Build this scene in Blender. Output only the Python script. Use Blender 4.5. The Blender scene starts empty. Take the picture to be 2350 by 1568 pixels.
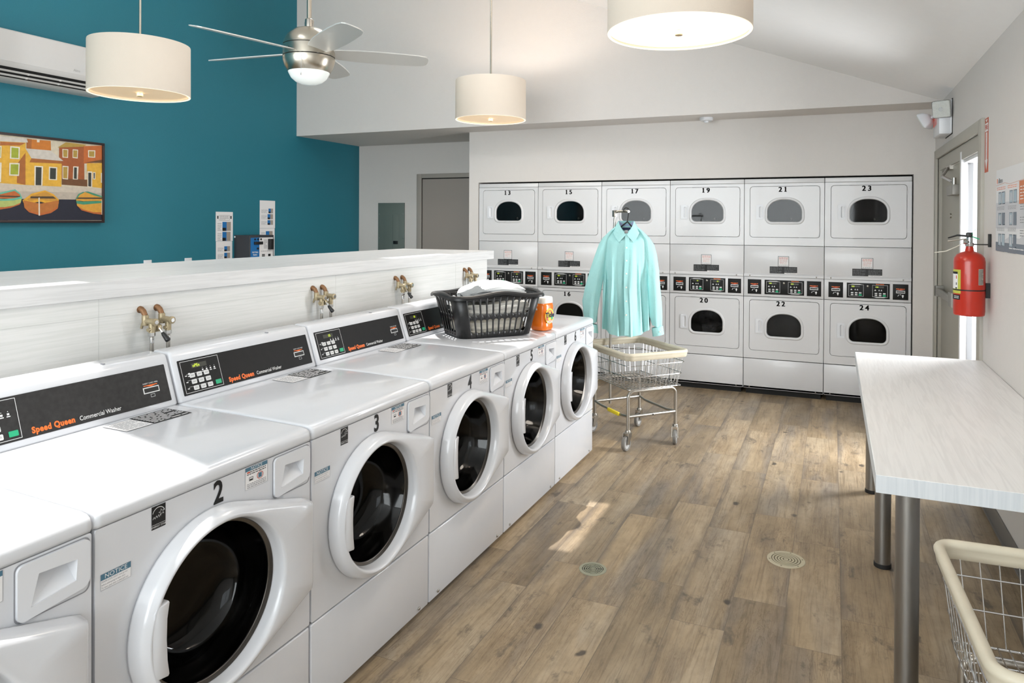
import bpy, bmesh, math, random
from mathutils import Vector, Matrix
from math import sin, cos, pi, radians
random.seed(7)
S = bpy.context.scene
COL = S.collection

# ------------------------------------------------------------------ camera
FPX, CX, VH, TH, CH, RO, PI_ = 1614.02, 1238.36, 520.37, .3953, 1.5547, .0052, -.006
Rv = Vector((cos(TH), sin(TH), 0)); d0 = Vector((-sin(TH), cos(TH), 0)); Zv = Vector((0, 0, 1))
Fw = d0*cos(PI_) + Zv*sin(PI_); U2 = -d0*sin(PI_) + Zv*cos(PI_)
RR = Rv*cos(RO) + U2*sin(RO); UU = -Rv*sin(RO) + U2*cos(RO)
camd = bpy.data.cameras.new('camera'); cam = bpy.data.objects.new('camera', camd); COL.objects.link(cam)
M = Matrix(((RR.x, UU.x, -Fw.x, 0), (RR.y, UU.y, -Fw.y, 0), (RR.z, UU.z, -Fw.z, CH), (0, 0, 0, 1)))
cam.matrix_world = M
camd.sensor_width = 36; camd.lens = FPX/2350*36
camd.shift_x = (1175-CX)/2350; camd.shift_y = -(784-VH)/2350
camd.clip_start = .05
S.camera = cam

# ------------------------------------------------------------------ light and exposure
S.view_settings.view_transform = 'Standard'; S.view_settings.look = 'None'
S.view_settings.gamma = 1; S.view_settings.use_curve_mapping = False
S.view_settings.exposure = 0.54
W = bpy.data.worlds.new('world'); S.world = W; W.use_nodes = True
bg = W.node_tree.nodes['Background']; bg.inputs[0].default_value = (.93, .96, 1, 1); bg.inputs[1].default_value = 1.6
SUN_DIR = Vector((.27, -.21, -1)).normalized()
sd = bpy.data.lights.new('sun', 'SUN'); sd.energy = 3.8; sd.angle = radians(.6); sd.color = (1, .97, .92)
so = bpy.data.objects.new('sun', sd); COL.objects.link(so)
so.rotation_euler = SUN_DIR.to_track_quat('-Z', 'Y').to_euler(); so.location = (-4, 4, 9)
def area(name, loc, target, sx, sy, e, col=(1, 1, 1)):
    l = bpy.data.lights.new(name, 'AREA'); l.shape = 'RECTANGLE'; l.size = sx; l.size_y = sy; l.energy = e; l.color = col
    o = bpy.data.objects.new(name, l); COL.objects.link(o); o.location = loc
    o.rotation_euler = (Vector(target)-Vector(loc)).to_track_quat('-Z', 'Y').to_euler(); return o
# daylight arriving through the storefront windows behind and beside the camera
area('daylight_storefront', (-2.4, -2.78, 1.78), (-2.4, 3, 1.78), 5.7, 2.4, 225, (.97, .985, 1))
area('daylight_side_window', (1.05, -.75, 1.65), (-3, -.4, 1.6), 1.5, 1.5, 2, (.96, .98, 1))
area('daylight_door', (1.5, 4.95, 1.25), (-1.4, 3.6, .7), 1.3, 1.9, 155, (.96, .98, 1))

area('daylight_skylight', (-2.6, 4.2, 3.95), (-2.6, 4.2, 0), .9, .55, 14, (.95, .98, 1))
area('daylight_skylight', (-2.6, 1.75, 3.95), (-2.6, 1.75, 0), .9, .5, 3, (.95, .98, 1))

# ------------------------------------------------------------------ materials
def lin(h):
    h = h.lstrip('#'); c = [int(h[i:i+2], 16)/255 for i in (0, 2, 4)]
    return tuple(((v+.055)/1.055)**2.4 if v > .04045 else v/12.92 for v in c)+(1,)
MATS = {}
def mat(name, color='#ffffff', rough=.5, metal=0, coat=0, emit=None, es=0, spec=.5, noise=0, nscale=20, bump=0, bscale=60, sss=0):
    if name in MATS: return MATS[name]
    m = bpy.data.materials.new(name); m.use_nodes = True; nt = m.node_tree; b = nt.nodes['Principled BSDF']
    c = lin(color) if isinstance(color, str) else color
    b.inputs['Base Color'].default_value = c; b.inputs['Roughness'].default_value = rough
    b.inputs['Metallic'].default_value = metal; b.inputs['Coat Weight'].default_value = coat
    b.inputs['Specular IOR Level'].default_value = spec
    if sss: b.inputs['Subsurface Weight'].default_value = sss; b.inputs['Subsurface Radius'].default_value = (.05, .03, .02)
    if emit: b.inputs['Emission Color'].default_value = lin(emit); b.inputs['Emission Strength'].default_value = es
    tc = nt.nodes.new('ShaderNodeTexCoord')
    n = nt.nodes.new('ShaderNodeTexNoise'); n.inputs['Scale'].default_value = nscale; n.inputs['Detail'].default_value = 4
    nt.links.new(tc.outputs['Object'], n.inputs['Vector'])
    mx = nt.nodes.new('ShaderNodeMix'); mx.data_type = 'RGBA'
    k = noise if noise else .015
    mx.inputs[6].default_value = tuple(v*(1-k) for v in c[:3])+(1,); mx.inputs[7].default_value = tuple(min(1, v*(1+k)) for v in c[:3])+(1,)
    nt.links.new(n.outputs['Fac'], mx.inputs[0]); nt.links.new(mx.outputs[2], b.inputs['Base Color'])
    if bump:
        n2 = nt.nodes.new('ShaderNodeTexNoise'); n2.inputs['Scale'].default_value = bscale; n2.inputs['Detail'].default_value = 3
        nt.links.new(tc.outputs['Object'], n2.inputs['Vector'])
        bp = nt.nodes.new('ShaderNodeBump'); bp.inputs['Strength'].default_value = bump; bp.inputs['Distance'].default_value = .01
        nt.links.new(n2.outputs['Fac'], bp.inputs['Height']); nt.links.new(bp.outputs['Normal'], b.inputs['Normal'])
    MATS[name] = m; return m

def laminate(name, base, dark, axis='Y', rough=.45, strength=.35):
    m = bpy.data.materials.new(name); m.use_nodes = True; nt = m.node_tree; b = nt.nodes['Principled BSDF']
    tc = nt.nodes.new('ShaderNodeTexCoord'); mp = nt.nodes.new('ShaderNodeMapping')
    sc = {'Y': (55, 3.0, 90), 'X': (3, 55, 90), 'Z': (90, 90, 2.5)}[axis]
    mp.inputs['Scale'].default_value = sc
    nt.links.new(tc.outputs['Object'], mp.inputs['Vector'])
    n = nt.nodes.new('ShaderNodeTexNoise'); n.inputs['Scale'].default_value = 1; n.inputs['Detail'].default_value = 5; n.inputs['Distortion'].default_value = 1.2
    nt.links.new(mp.outputs[0], n.inputs['Vector'])
    r = nt.nodes.new('ShaderNodeValToRGB'); r.color_ramp.elements[0].position = .42; r.color_ramp.elements[1].position = .62
    r.color_ramp.elements[0].color = lin(base); r.color_ramp.elements[1].color = lin(dark)
    nt.links.new(n.outputs['Fac'], r.inputs[0])
    nt.links.new(r.outputs[0], b.inputs['Base Color']); b.inputs['Roughness'].default_value = rough
    bp = nt.nodes.new('ShaderNodeBump'); bp.inputs['Strength'].default_value = strength; bp.inputs['Distance'].default_value = .002
    nt.links.new(n.outputs['Fac'], bp.inputs['Height']); nt.links.new(bp.outputs['Normal'], b.inputs['Normal'])
    MATS[name] = m; return m

def floor_material():
    m = bpy.data.materials.new('vinyl_planks'); m.use_nodes = True; nt = m.node_tree; b = nt.nodes['Principled BSDF']
    N = nt.nodes.new; L = nt.links.new
    tc = N('ShaderNodeTexCoord'); sep = N('ShaderNodeSeparateXYZ'); L(tc.outputs['Object'], sep.inputs[0])
    # planks run along y: swap axes for the brick texture (rows stack along x)
    cmb = N('ShaderNodeCombineXYZ'); shx = N('ShaderNodeMath'); shx.operation = 'SUBTRACT'; shx.inputs[1].default_value = .04; L(sep.outputs['X'], shx.inputs[0]); L(sep.outputs['Y'], cmb.inputs['X']); L(shx.outputs[0], cmb.inputs['Y'])
    br = N('ShaderNodeTexBrick'); L(cmb.outputs[0], br.inputs['Vector'])
    br.offset = .71; br.offset_frequency = 2; br.squash = 1
    br.inputs['Scale'].default_value = 1; br.inputs['Brick Width'].default_value = .914; br.inputs['Row Height'].default_value = .206
    br.inputs['Mortar Size'].default_value = .0011; br.inputs['Mortar Smooth'].default_value = .1; br.inputs['Bias'].default_value = 0
    br.inputs['Color1'].default_value = (0, 0, 0, 1); br.inputs['Color2'].default_value = (1, 1, 1, 1); br.inputs['Mortar'].default_value = (.5, .5, .5, 1)
    sb = N('ShaderNodeSeparateColor'); L(br.outputs['Color'], sb.inputs[0])
    rnd = sb.outputs[0]
    off = N('ShaderNodeMath'); off.operation = 'MULTIPLY'; off.inputs[1].default_value = 37.; L(rnd, off.inputs[0])
    def noisetex(sx, sy, scale, detail, dist=0, rough=.55):
        mp = N('ShaderNodeCombineXYZ')
        ax = N('ShaderNodeMath'); ax.operation = 'MULTIPLY'; ax.inputs[1].default_value = sx; L(sep.outputs['X'], ax.inputs[0])
        ay = N('ShaderNodeMath'); ay.operation = 'MULTIPLY'; ay.inputs[1].default_value = sy; L(sep.outputs['Y'], ay.inputs[0])
        L(ax.outputs[0], mp.inputs['X']); L(ay.outputs[0], mp.inputs['Y']); L(off.outputs[0], mp.inputs['Z'])
        n = N('ShaderNodeTexNoise'); n.inputs['Scale'].default_value = scale; n.inputs['Detail'].default_value = detail
        n.inputs['Distortion'].default_value = dist; n.inputs['Roughness'].default_value = rough
        L(mp.outputs[0], n.inputs['Vector']); return n.outputs['Fac']
    def ramp(src, stops):
        r = N('ShaderNodeValToRGB'); L(src, r.inputs[0]); e = r.color_ramp.elements
        while len(e) < len(stops): e.new(.5)
        for el, (p, c) in zip(e, stops): el.position = p; el.color = c if len(c) == 4 else c+(1,)
        return r.outputs[0]
    def mix(a, bb, fac, mode='MIX'):
        x = N('ShaderNodeMix'); x.data_type = 'RGBA'; x.blend_type = mode
        if isinstance(fac, (int, float)): x.inputs[0].default_value = fac
        else: L(fac, x.inputs[0])
        for s, i in ((a, 6), (bb, 7)):
            if isinstance(s, tuple): x.inputs[i].default_value = s
            else: L(s, x.inputs[i])
        return x.outputs[2]
    base = ramp(noisetex(5, .9, 1, 3, .4), [(.3, lin('#8a785f')), (.5, lin('#a59175')), (.72, lin('#b8a78e'))])
    # plank-to-plank tone
    tone = ramp(rnd, [(0, (.68, .67, .66)), (.35, (.98, .97, .95)), (.65, (.80, .80, .81)), (1, (1.06, 1.03, .98))])
    c = mix(base, tone, 1, 'MULTIPLY')
    # greyish worn bands
    c = mix(c, lin('#77706a'), ramp(noisetex(3.2, .55, 1.5, 4, .6), [(.50, (0, 0, 0)), (.68, (.62, .62, .62))]))
    # fine grain, stretched along the plank
    grain = ramp(noisetex(60, 2.6, 1, 6, 1.4, .65), [(.36, (.50, .47, .44)), (.50, (1, 1, 1)), (.7, (1.04, 1.04, 1.04))])
    c = mix(c, grain, .5, 'MULTIPLY')
    gr2 = ramp(noisetex(16, .9, 1.6, 5, 2.4, .6), [(.33, (.58, .52, .47)), (.46, (1, 1, 1))])
    c = mix(c, gr2, .42, 'MULTIPLY')
    cont = ramp(noisetex(26, 2.2, 1.3, 2, 5.5, .5), [(.44, (1, 1, 1)), (.485, (.62, .56, .50)), (.53, (1, 1, 1))])
    c = mix(c, cont, ramp(noisetex(4, 1.3, 1, 2), [(.46, (0, 0, 0)), (.60, (.75, .75, .75))]), 'MULTIPLY')
    # dark smudges and knots
    sm = ramp(noisetex(9, 5, 1, 5, .3, .7), [(.585, (0, 0, 0)), (.70, (.72, .72, .72))])
    c = mix(c, lin('#4c443c'), sm)
    vo = N('ShaderNodeTexVoronoi'); vo.inputs['Scale'].default_value = 1; vo.inputs['Randomness'].default_value = 1
    mp = N('ShaderNodeMapping'); mp.inputs['Scale'].default_value = (4.2, 3.1, 1); L(tc.outputs['Object'], mp.inputs['Vector'])
    wob = N('ShaderNodeTexNoise'); wob.inputs['Scale'].default_value = 18; L(tc.outputs['Object'], wob.inputs['Vector'])
    add = N('ShaderNodeVectorMath'); add.operation = 'MULTIPLY_ADD'; L(wob.outputs['Color'], add.inputs[0]); add.inputs[1].default_value = (.16, .16, 0); L(mp.outputs[0], add.inputs[2])
    L(add.outputs[0], vo.inputs['Vector'])
    kn = ramp(vo.outputs['Distance'], [(.05, (.85, .85, .85)), (.09, (0, 0, 0))])
    c = mix(c, lin('#3a332d'), kn)
    # worn darker shading along one edge of some planks
    dv = N('ShaderNodeMath'); dv.operation = 'DIVIDE'; dv.inputs[1].default_value = .206; L(shx.outputs[0], dv.inputs[0])
    fr = N('ShaderNodeMath'); fr.operation = 'FRACT'; L(dv.outputs[0], fr.inputs[0])
    edge = ramp(fr.outputs[0], [(0, (.8, .8, .8)), (.16, (0, 0, 0)), (.9, (0, 0, 0)), (1, (.5, .5, .5))])
    em = N('ShaderNodeMath'); em.operation = 'MULTIPLY'; L(edge, em.inputs[0]); L(ramp(noisetex(1.2, 1.5, 1, 4, .5), [(.45, (0, 0, 0)), (.60, (.9, .9, .9))]), em.inputs[1])
    c = mix(c, lin('#57504a'), em.outputs[0])
    mo = ramp(noisetex(14, 9, 1, 6, .2, .75), [(.34, (.80, .79, .78)), (.55, (1, 1, 1)), (.72, (1.10, 1.10, 1.10))])
    c = mix(c, mo, .9, 'MULTIPLY')
    # seams
    c = mix(c, lin('#5d5044'), ramp(br.outputs['Fac'], [(.3, (0, 0, 0)), (.9, (.75, .75, .75))]))
    L(c, b.inputs['Base Color'])
    rr = N('ShaderNodeMapRange'); rr.inputs['To Min'].default_value = .36; rr.inputs['To Max'].default_value = .55
    L(noisetex(8, 3, 1, 3), rr.inputs[0]); L(rr.outputs[0], b.inputs['Roughness'])
    b.inputs['Specular IOR Level'].default_value = .45
    bp = N('ShaderNodeBump'); bp.inputs['Strength'].default_value = .25; bp.inputs['Distance'].default_value = .002
    L(grain, bp.inputs['Height']); L(bp.outputs['Normal'], b.inputs['Normal'])
    return m

def glass_material(name, tint, fres=1.5, rough=.03, refl=.95):
    m = bpy.data.materials.new(name); m.use_nodes = True; nt = m.node_tree; nt.nodes.clear(); N = nt.nodes.new; L = nt.links.new
    out = N('ShaderNodeOutputMaterial'); mx = N('ShaderNodeMixShader'); tr = N('ShaderNodeBsdfTransparent'); gl = N('ShaderNodeBsdfGlossy'); lw = N('ShaderNodeLayerWeight'); lw.inputs[0].default_value = .5; p5 = N('ShaderNodeMath'); p5.operation = 'POWER'; p5.inputs[1].default_value = 5; fr = N('ShaderNodeMath'); fr.operation = 'MULTIPLY_ADD'; f0 = ((fres-1)/(fres+1))**2; fr.inputs[1].default_value = 1-f0; fr.inputs[2].default_value = f0
    L(lw.outputs['Facing'], p5.inputs[0]); L(p5.outputs[0], fr.inputs[0])
    tr.inputs[0].default_value = tint; gl.inputs['Roughness'].default_value = rough
    gl.inputs[0].default_value = (refl, refl, refl, 1)
    L(fr.outputs[0], mx.inputs[0]); L(tr.outputs[0], mx.inputs[1]); L(gl.outputs[0], mx.inputs[2]); L(mx.outputs[0], out.inputs[0])
    MATS[name] = m; return m

enamel = mat('white_enamel', (.66, .67, .70, 1), .22, coat=.3)
enamel_d = mat('dryer_enamel', (.66, .655, .665, 1), .3, coat=.15)
plastic_w = mat('white_plastic', (.70, .71, .74, 1), .32)
panel_blk = mat('black_panel', '#151414', .5, spec=.25, noise=.3, nscale=40)
panel_gry = mat('worn_black_panel', '#2d2c2c', .55, spec=.3, noise=.6, nscale=60)
ink = mat('black_ink', '#101010', .5)
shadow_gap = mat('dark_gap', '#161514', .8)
white_ink = mat('white_ink', '#e4e4e4', .5)
orange_ink = mat('orange_ink', '#f2722a', .5)
green_btn = mat('green_button', '#21a878', .5)
btn_w = mat('button_white', '#d8d8d8', .5)
led = mat('green_led', '#b7c832', .4, emit='#b4cc24', es=.55)
led_off = mat('led_window', '#35352b', .3)
paper = mat('paper', '#e6e4e4', .6)
paper_line = mat('printed_grey', '#8c8c90', .7)
sticker_blue = mat('sticker_blue', '#4a7186', .5)
red_ink = mat('red_ink', '#c7523c', .5)
chrome = mat('chrome', '#cfcfcf', .16, metal=1)
steel = mat('brushed_steel', '#b3aea6', .3, metal=1)
nickel = mat('brushed_nickel', '#c4bcae', .27, metal=1)
legm = mat('grey_tube_metal', '#9b9a98', .35, metal=1)
rubber = mat('black_rubber', '#171717', .6)
rubber_g = mat('grey_rubber', '#77746f', .6)
drum_m = mat('drum_steel', '#2a2928', .42, metal=.6)
gasket_m = mat('dark_gasket', '#1a1918', .35)
brass = mat('brass', '#a5977a', .4, metal=.5, noise=.2, nscale=90)
copper = mat('copper', '#8a6546', .5, metal=.45, noise=.35, nscale=140)
wall_w = mat('wall_paint', '#d6d1cd', .75, bump=.15, bscale=180)
ceil_m = mat('ceiling_paint', '#f4f3f3', .85, bump=.1, bscale=160)
teal = mat('teal_paint', '#1a6f80', .6, bump=.15, bscale=180)
trim_m = mat('trim_paint', '#a9a59b', .45)
trim_m2 = mat('recess_trim_paint', '#a19a92', .5)
door_m = mat('door_paint', '#9c938c', .5)
pane_glass = glass_material('sidelight_pane', (.97, .98, .98, 1), 1.08)
seam_m = mat('laminate_seam', '#c6c7c4', .6)
door_hw = mat('door_hardware', '#8e8b85', .45)
extdoor_m = mat('steel_door_paint', '#a19d91', .42)
base_m = mat('vinyl_base', '#77736f', .5)
frame_w = mat('white_frame', '#e2e2e4', .4)
shade_m = mat('lamp_fabric', '#cfc3b5', .8, emit='#ffe9cd', es=.05, bump=.2, bscale=500)
shade_hot = mat('lamp_lining', '#fff4e2', .7, emit='#fff0d8', es=.6)
diff_m = mat('lamp_diffuser', '#f6dfc0', .5, emit='#ffdcb0', es=.27)
diff_hot = mat('lamp_diffuser_bright', '#fff6ea', .5, emit='#fff2e2', es=.62)
glass_dome = mat('fan_glass', '#e8ecea', .25, emit='#f3f8f4', es=.12)
blade_m = mat('fan_blade_silver', '#c9c8c4', .32, metal=.25)
black_pl = mat('black_plastic', '#19191a', .38)
towel_w = mat('white_towel', '#e8ebec', .95, bump=.9, bscale=420)
towel_c = mat('cream_towel', '#e9e3d5', .95, bump=.9, bscale=420)
towel_g = mat('grey_towel', '#7d8183', .95, bump=.9, bscale=420)
orange_pl = mat('orange_plastic', '#f07a1c', .22, coat=.5, sss=.2)
lid_w = mat('tub_lid', '#ece8e2', .35)
red_p = mat('extinguisher_red', '#b3240b', .3, coat=.25)
lime = mat('lime_label', '#b8b84a', .5)
shirt_m = mat('mint_cotton', '#a6dad9', .85, noise=.05, nscale=9, bump=.35, bscale=300)
shirt_in = mat('lilac_cotton', '#a9b3d6', .9)
navy = mat('navy_cloth', '#20264a', .8)
pearl = mat('pearl_button', '#e8e4dc', .3)
cream = mat('cream_vinyl', '#c5bca8', .5, noise=.12, nscale=14)
yellow_l = mat('yellow_label', '#e5cf2f', .5)
panel_green = mat('panel_grey_green', '#66716b', .45)
frame_brown = mat('dark_brown_frame', '#2c1c1b', .35)
ac_w = mat('ac_white', '#d2cfcc', .35)
tag_blue = mat('kiosk_blue', '#1f6fb0', .4)
kiosk_d = mat('kiosk_charcoal', '#34353a', .45)
exit_red = mat('exit_red', '#ff7a60', .4, emit='#ff5a40', es=.07)
lens_m = mat('clear_lens', '#d4d6d2', .25, bump=.8, bscale=120)
dark_cloth = mat('dark_cloth', '#25262e', .8, noise=.5, nscale=30)
lam_cap = laminate('laminate_cap', '#dadada', '#d0d0d0', 'Y', strength=.1)
lam_wall = laminate('laminate_wall', '#dededc', '#d6d7d4', 'Y', strength=.1)
lam_table = laminate('laminate_table', '#e2e1e0', '#dad9d8', 'Y', strength=.1)
lam_edge = laminate('laminate_edge', '#cdd0d3', '#c4c8cc', 'Z', strength=.1)
dark_glass = glass_material('tinted_door_glass', (.17, .167, .165, 1), 1.5, .05, .6)
dryer_glass = glass_material('dryer_window_glass', (.34, .33, .325, 1), 1.5, .04, .55)
finial_m = mat('satin_brass', '#b79a73', .4, metal=.3)
clear_glass = glass_material('clear_glass', (.93, .95, .95, 1))

# ------------------------------------------------------------------ mesh helpers
class MB:
    def __init__(s): s.v = []; s.f = []; s.m = []; s.sm = []; s.mats = []
    def mi(s, m):
        if m not in s.mats: s.mats.append(m)
        return s.mats.index(m)
    def add(s, vs, fs, m, smooth=False):
        o = len(s.v); k = s.mi(m); s.v += [tuple(v) for v in vs]
        for f in fs: s.f.append([i+o for i in f]); s.m.append(k); s.sm.append(smooth)
        return s
    def bm(s, bm, m, smooth=False):
        bm.verts.ensure_lookup_table(); bm.verts.index_update()
        s.add([v.co[:] for v in bm.verts], [[v.index for v in f.verts] for f in bm.faces], m, smooth); bm.free(); return s
    def box(s, a, b, m, bev=0, seg=2, smooth=None):
        bm = bmesh.new(); bmesh.ops.create_cube(bm, size=1)
        for v in bm.verts: v.co = Vector([(a[i]+b[i])/2+v.co[i]*(b[i]-a[i]) for i in range(3)])
        if bev: bmesh.ops.bevel(bm, geom=bm.edges[:], offset=bev, segments=seg, profile=.5, affect='EDGES')
        return s.bm(bm, m, bool(bev) if smooth is None else smooth)
    def prism(s, pts, off, m, smooth=False):
        """pts: planar 3D loop, off: extrusion vector"""
        n = len(pts); P = [Vector(p) for p in pts]; O = Vector(off)
        s.add(P+[p+O for p in P], [list(range(n))[::-1], list(range(n, 2*n))]+[[i, (i+1) % n, n+(i+1) % n, n+i] for i in range(n)], m, smooth); return s
    def poly(s, pts, m): return s.add(pts, [list(range(len(pts)))], m)
    def loft(s, rings, m, closed=True, cap0=False, cap1=False, smooth=True):
        n = len(rings[0]); vs = [p for r in rings for p in r]; fs = []
        for j in range(len(rings)-1):
            for i in range(n if closed else n-1):
                a = j*n+i; b = j*n+(i+1) % n; fs.append([a, b, b+n, a+n])
        if cap0: fs.append(list(range(n))[::-1])
        if cap1: k = (len(rings)-1)*n; fs.append([k+i for i in range(n)])
        return s.add(vs, fs, m, smooth)
    def tube(s, path, r, m, n=10, caps=True, closed=False):
        P = [Vector(p) for p in path]; rs = r if isinstance(r, (list, tuple)) else [r]*len(P)
        rings = []; up = None
        for i, p in enumerate(P):
            if closed: t = (P[(i+1) % len(P)]-P[i-1])
            else: t = P[min(i+1, len(P)-1)]-P[max(i-1, 0)]
            t = t.normalized()
            if up is None: up = Vector((0, 0, 1)) if abs(t.z) < .9 else Vector((1, 0, 0))
            a = t.cross(up).normalized(); up2 = a.cross(t).normalized(); up = up2
            rings.append([p+(a*cos(2*pi*k/n)+up2*sin(2*pi*k/n))*rs[i] for k in range(n)])
        if closed: rings.append(rings[0]); caps = False
        return s.loft(rings, m, True, caps, caps)
    def lathe(s, prof, m, c=(0, 0, 0), axis='Z', n=32, smooth=True, cap0=False, cap1=False):
        """prof: list of (r, h)"""
        rings = []
        for r, h in prof:
            R = []
            for k in range(n):
                a = 2*pi*k/n; x, y = cos(a)*r, sin(a)*r
                p = {'Z': (x, y, h), 'X': (h, x, y), 'Y': (x, h, y)}[axis]
                R.append((p[0]+c[0], p[1]+c[1], p[2]+c[2]))
            rings.append(R)
        return s.loft(rings, m, True, cap0, cap1, smooth)
    def cyl(s, p0, p1, r, m, n=20): return s.tube([p0, p1], r, m, n)
    def fill(s, outer, holes, fn, m, smooth=False):
        """planar 2D loops with holes, mapped to 3D by fn(a, b)"""
        bm = bmesh.new(); es = []
        for lp in [outer]+list(holes):
            vs = [bm.verts.new((p[0], p[1], 0)) for p in lp]
            for i in range(len(vs)): es.append(bm.edges.new((vs[i], vs[(i+1) % len(vs)])))
        bmesh.ops.triangle_fill(bm, edges=es, use_beauty=True, use_dissolve=False)
        for v in bm.verts: v.co = Vector(fn(v.co.x, v.co.y))
        return s.bm(bm, m, smooth)
    def text(s, txt, fn, size, m, h=.0004, bold=0, align='CENTER', sx=1, lines=1.0):
        """text laid out in 2D (a right, b up), mapped to 3D by fn(a, b, d)"""
        key = (txt, round(size, 5), bold, align, sx)
        if key not in TXT:
            c = bpy.data.curves.new('t', 'FONT'); c.body = txt; c.size = size; c.align_x = align; c.align_y = 'CENTER'
            c.offset = bold; c.space_character = 1.10 if bold > .001 else 1.0; c.resolution_u = 3; c.space_line = lines
            o = bpy.data.objects.new('t', c); COL.objects.link(o)
            dg = bpy.context.evaluated_depsgraph_get(); me = bpy.data.meshes.new_from_object(o.evaluated_get(dg))
            TXT[key] = ([v.co[:] for v in me.vertices], [list(p.vertices) for p in me.polygons])
            bpy.data.objects.remove(o); bpy.data.curves.remove(c); bpy.data.meshes.remove(me)
        vs, fs = TXT[key]
        return s.add([fn(v[0]*sx, v[1], h) for v in vs], fs, m)
    def digits(s, txt, fn, cx, cz, size, pitch, m, bold, sx=1, slab=True):
        """evenly spaced heavy digits, the 1 with a slab foot"""
        for i, ch in enumerate(txt):
            x0 = cx+(i-(len(txt)-1)/2)*pitch; k = len(s.v)
            for dx in (-bold, 0, bold):
                for dz in (-bold*.4, bold*.4): s.text(ch, lambda a, b, d: (a+x0+dx, b+cz+dz, d), size, m, 0, sx=sx)
            P = s.v[k:]; mx = (min(p[0] for p in P)+max(p[0] for p in P))/2; z0 = min(p[1] for p in P)
            if ch == '1' and slab: z1 = max(p[1] for p in P); q = size*.17; s.add([(x0-q, z0, 0), (x0+q, z0, 0), (x0+q, z0+size*.10, 0), (x0-q, z0+size*.10, 0), (x0-q, z1-size*.17, 0), (x0, z1-size*.10, 0), (x0, z1, 0), (x0-q, z1-size*.08, 0)], [[0, 1, 2, 3], [4, 5, 6, 7]], m)
            s.v[k:] = [fn(p[0]+x0-mx if not (ch == '1' and slab and j >= len(P)) else p[0], p[1]) for j, p in enumerate(s.v[k:])]
        return s
    def lines(s, fn, a0, a1, b0, b1, n, m, seed=1, th=.5, h=.0004, words=5):
        """rows of small printed words too small to read"""
        rg = random.Random(seed); dy = (b1-b0)/n
        for i in range(n):
            y = b1-dy*(i+.5); x = a0; end = a1 if i % 4 != 3 else a0+(a1-a0)*rg.uniform(.4, .8)
            while x < end:
                w = (a1-a0)/words*rg.uniform(.4, 1.1); x2 = min(end, x+w)
                s.add([fn(x, y-dy*th/2, h), fn(x2, y-dy*th/2, h), fn(x2, y+dy*th/2, h), fn(x, y+dy*th/2, h)], [[0, 1, 2, 3]], m)
                x = x2+(a1-a0)/words*.16
        return s
    def rect(s, fn, a0, a1, b0, b1, m, h=.0003):
        return s.add([fn(a0, b0, h), fn(a1, b0, h), fn(a1, b1, h), fn(a0, b1, h)], [[0, 1, 2, 3]], m)
    def frame(s, fn, a0, a1, b0, b1, w, m, h=.0004):
        s.rect(fn, a0, a1, b0, b0+w, m, h); s.rect(fn, a0, a1, b1-w, b1, m, h); s.rect(fn, a0, a0+w, b0+w, b1-w, m, h); s.rect(fn, a1-w, a1, b0+w, b1-w, m, h); return s
    def mesh(s, name):
        me = bpy.data.meshes.new(name); me.from_pydata(s.v, [], s.f)
        for m in s.mats: me.materials.append(m)
        me.polygons.foreach_set('material_index', s.m); me.polygons.foreach_set('use_smooth', s.sm); me.update()
        bm = bmesh.new(); bm.from_mesh(me); bmesh.ops.remove_doubles(bm, verts=bm.verts[:], dist=1e-6)
        if s.recalc: bmesh.ops.recalc_face_normals(bm, faces=bm.faces[:])
        bm.to_mesh(me); bm.free(); return me
    recalc = True
TXT = {}
def obj(name, mb, parent=None, loc=None, label=None, autosmooth=True):
    me = mb.mesh(name) if isinstance(mb, MB) else mb
    o = bpy.data.objects.new(name, me); COL.objects.link(o)
    if parent: o.parent = parent
    if loc: o.location = loc
    if label: o['label'] = label
    if autosmooth and isinstance(mb, MB):
        try: me.set_sharp_from_angle(angle=radians(38))
        except Exception: pass
    return o
def tag(o, label, cat, group=None, kind=None):
    o['label'] = label; o['category'] = cat
    if group: o['group'] = group
    if kind: o['kind'] = kind
    return o
def thing(name, label, cat, loc=(0, 0, 0), rz=0, group=None):
    o = bpy.data.objects.new(name, None); COL.objects.link(o); o.empty_display_size = .1
    o.location = loc; o.rotation_euler = (0, 0, rz); return tag(o, label, cat, group)
def struct(name, mb, loc=None, parent=None):
    o = obj(name, mb, parent, loc)
    if not parent: o['kind'] = 'structure'
    return o
def copy_tree(o, parent=None):
    c = o.copy(); COL.objects.link(c)
    if parent: c.parent = parent
    for ch in list(o.children): copy_tree(ch, c)
    return c
def rrect(a0, a1, b0, b1, r, n=5):
    pts = []
    for cx, cy, st in ((a1-r, b1-r, 0), (a0+r, b1-r, 90), (a0+r, b0+r, 180), (a1-r, b0+r, 270)):
        for i in range(n+1):
            t = radians(st+90*i/n); pts.append((cx+r*cos(t), cy+r*sin(t)))
    return pts
def circ(cx, cy, r, n=48): return [(cx+r*cos(2*pi*k/n), cy+r*sin(2*pi*k/n)) for k in range(n)]
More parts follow.
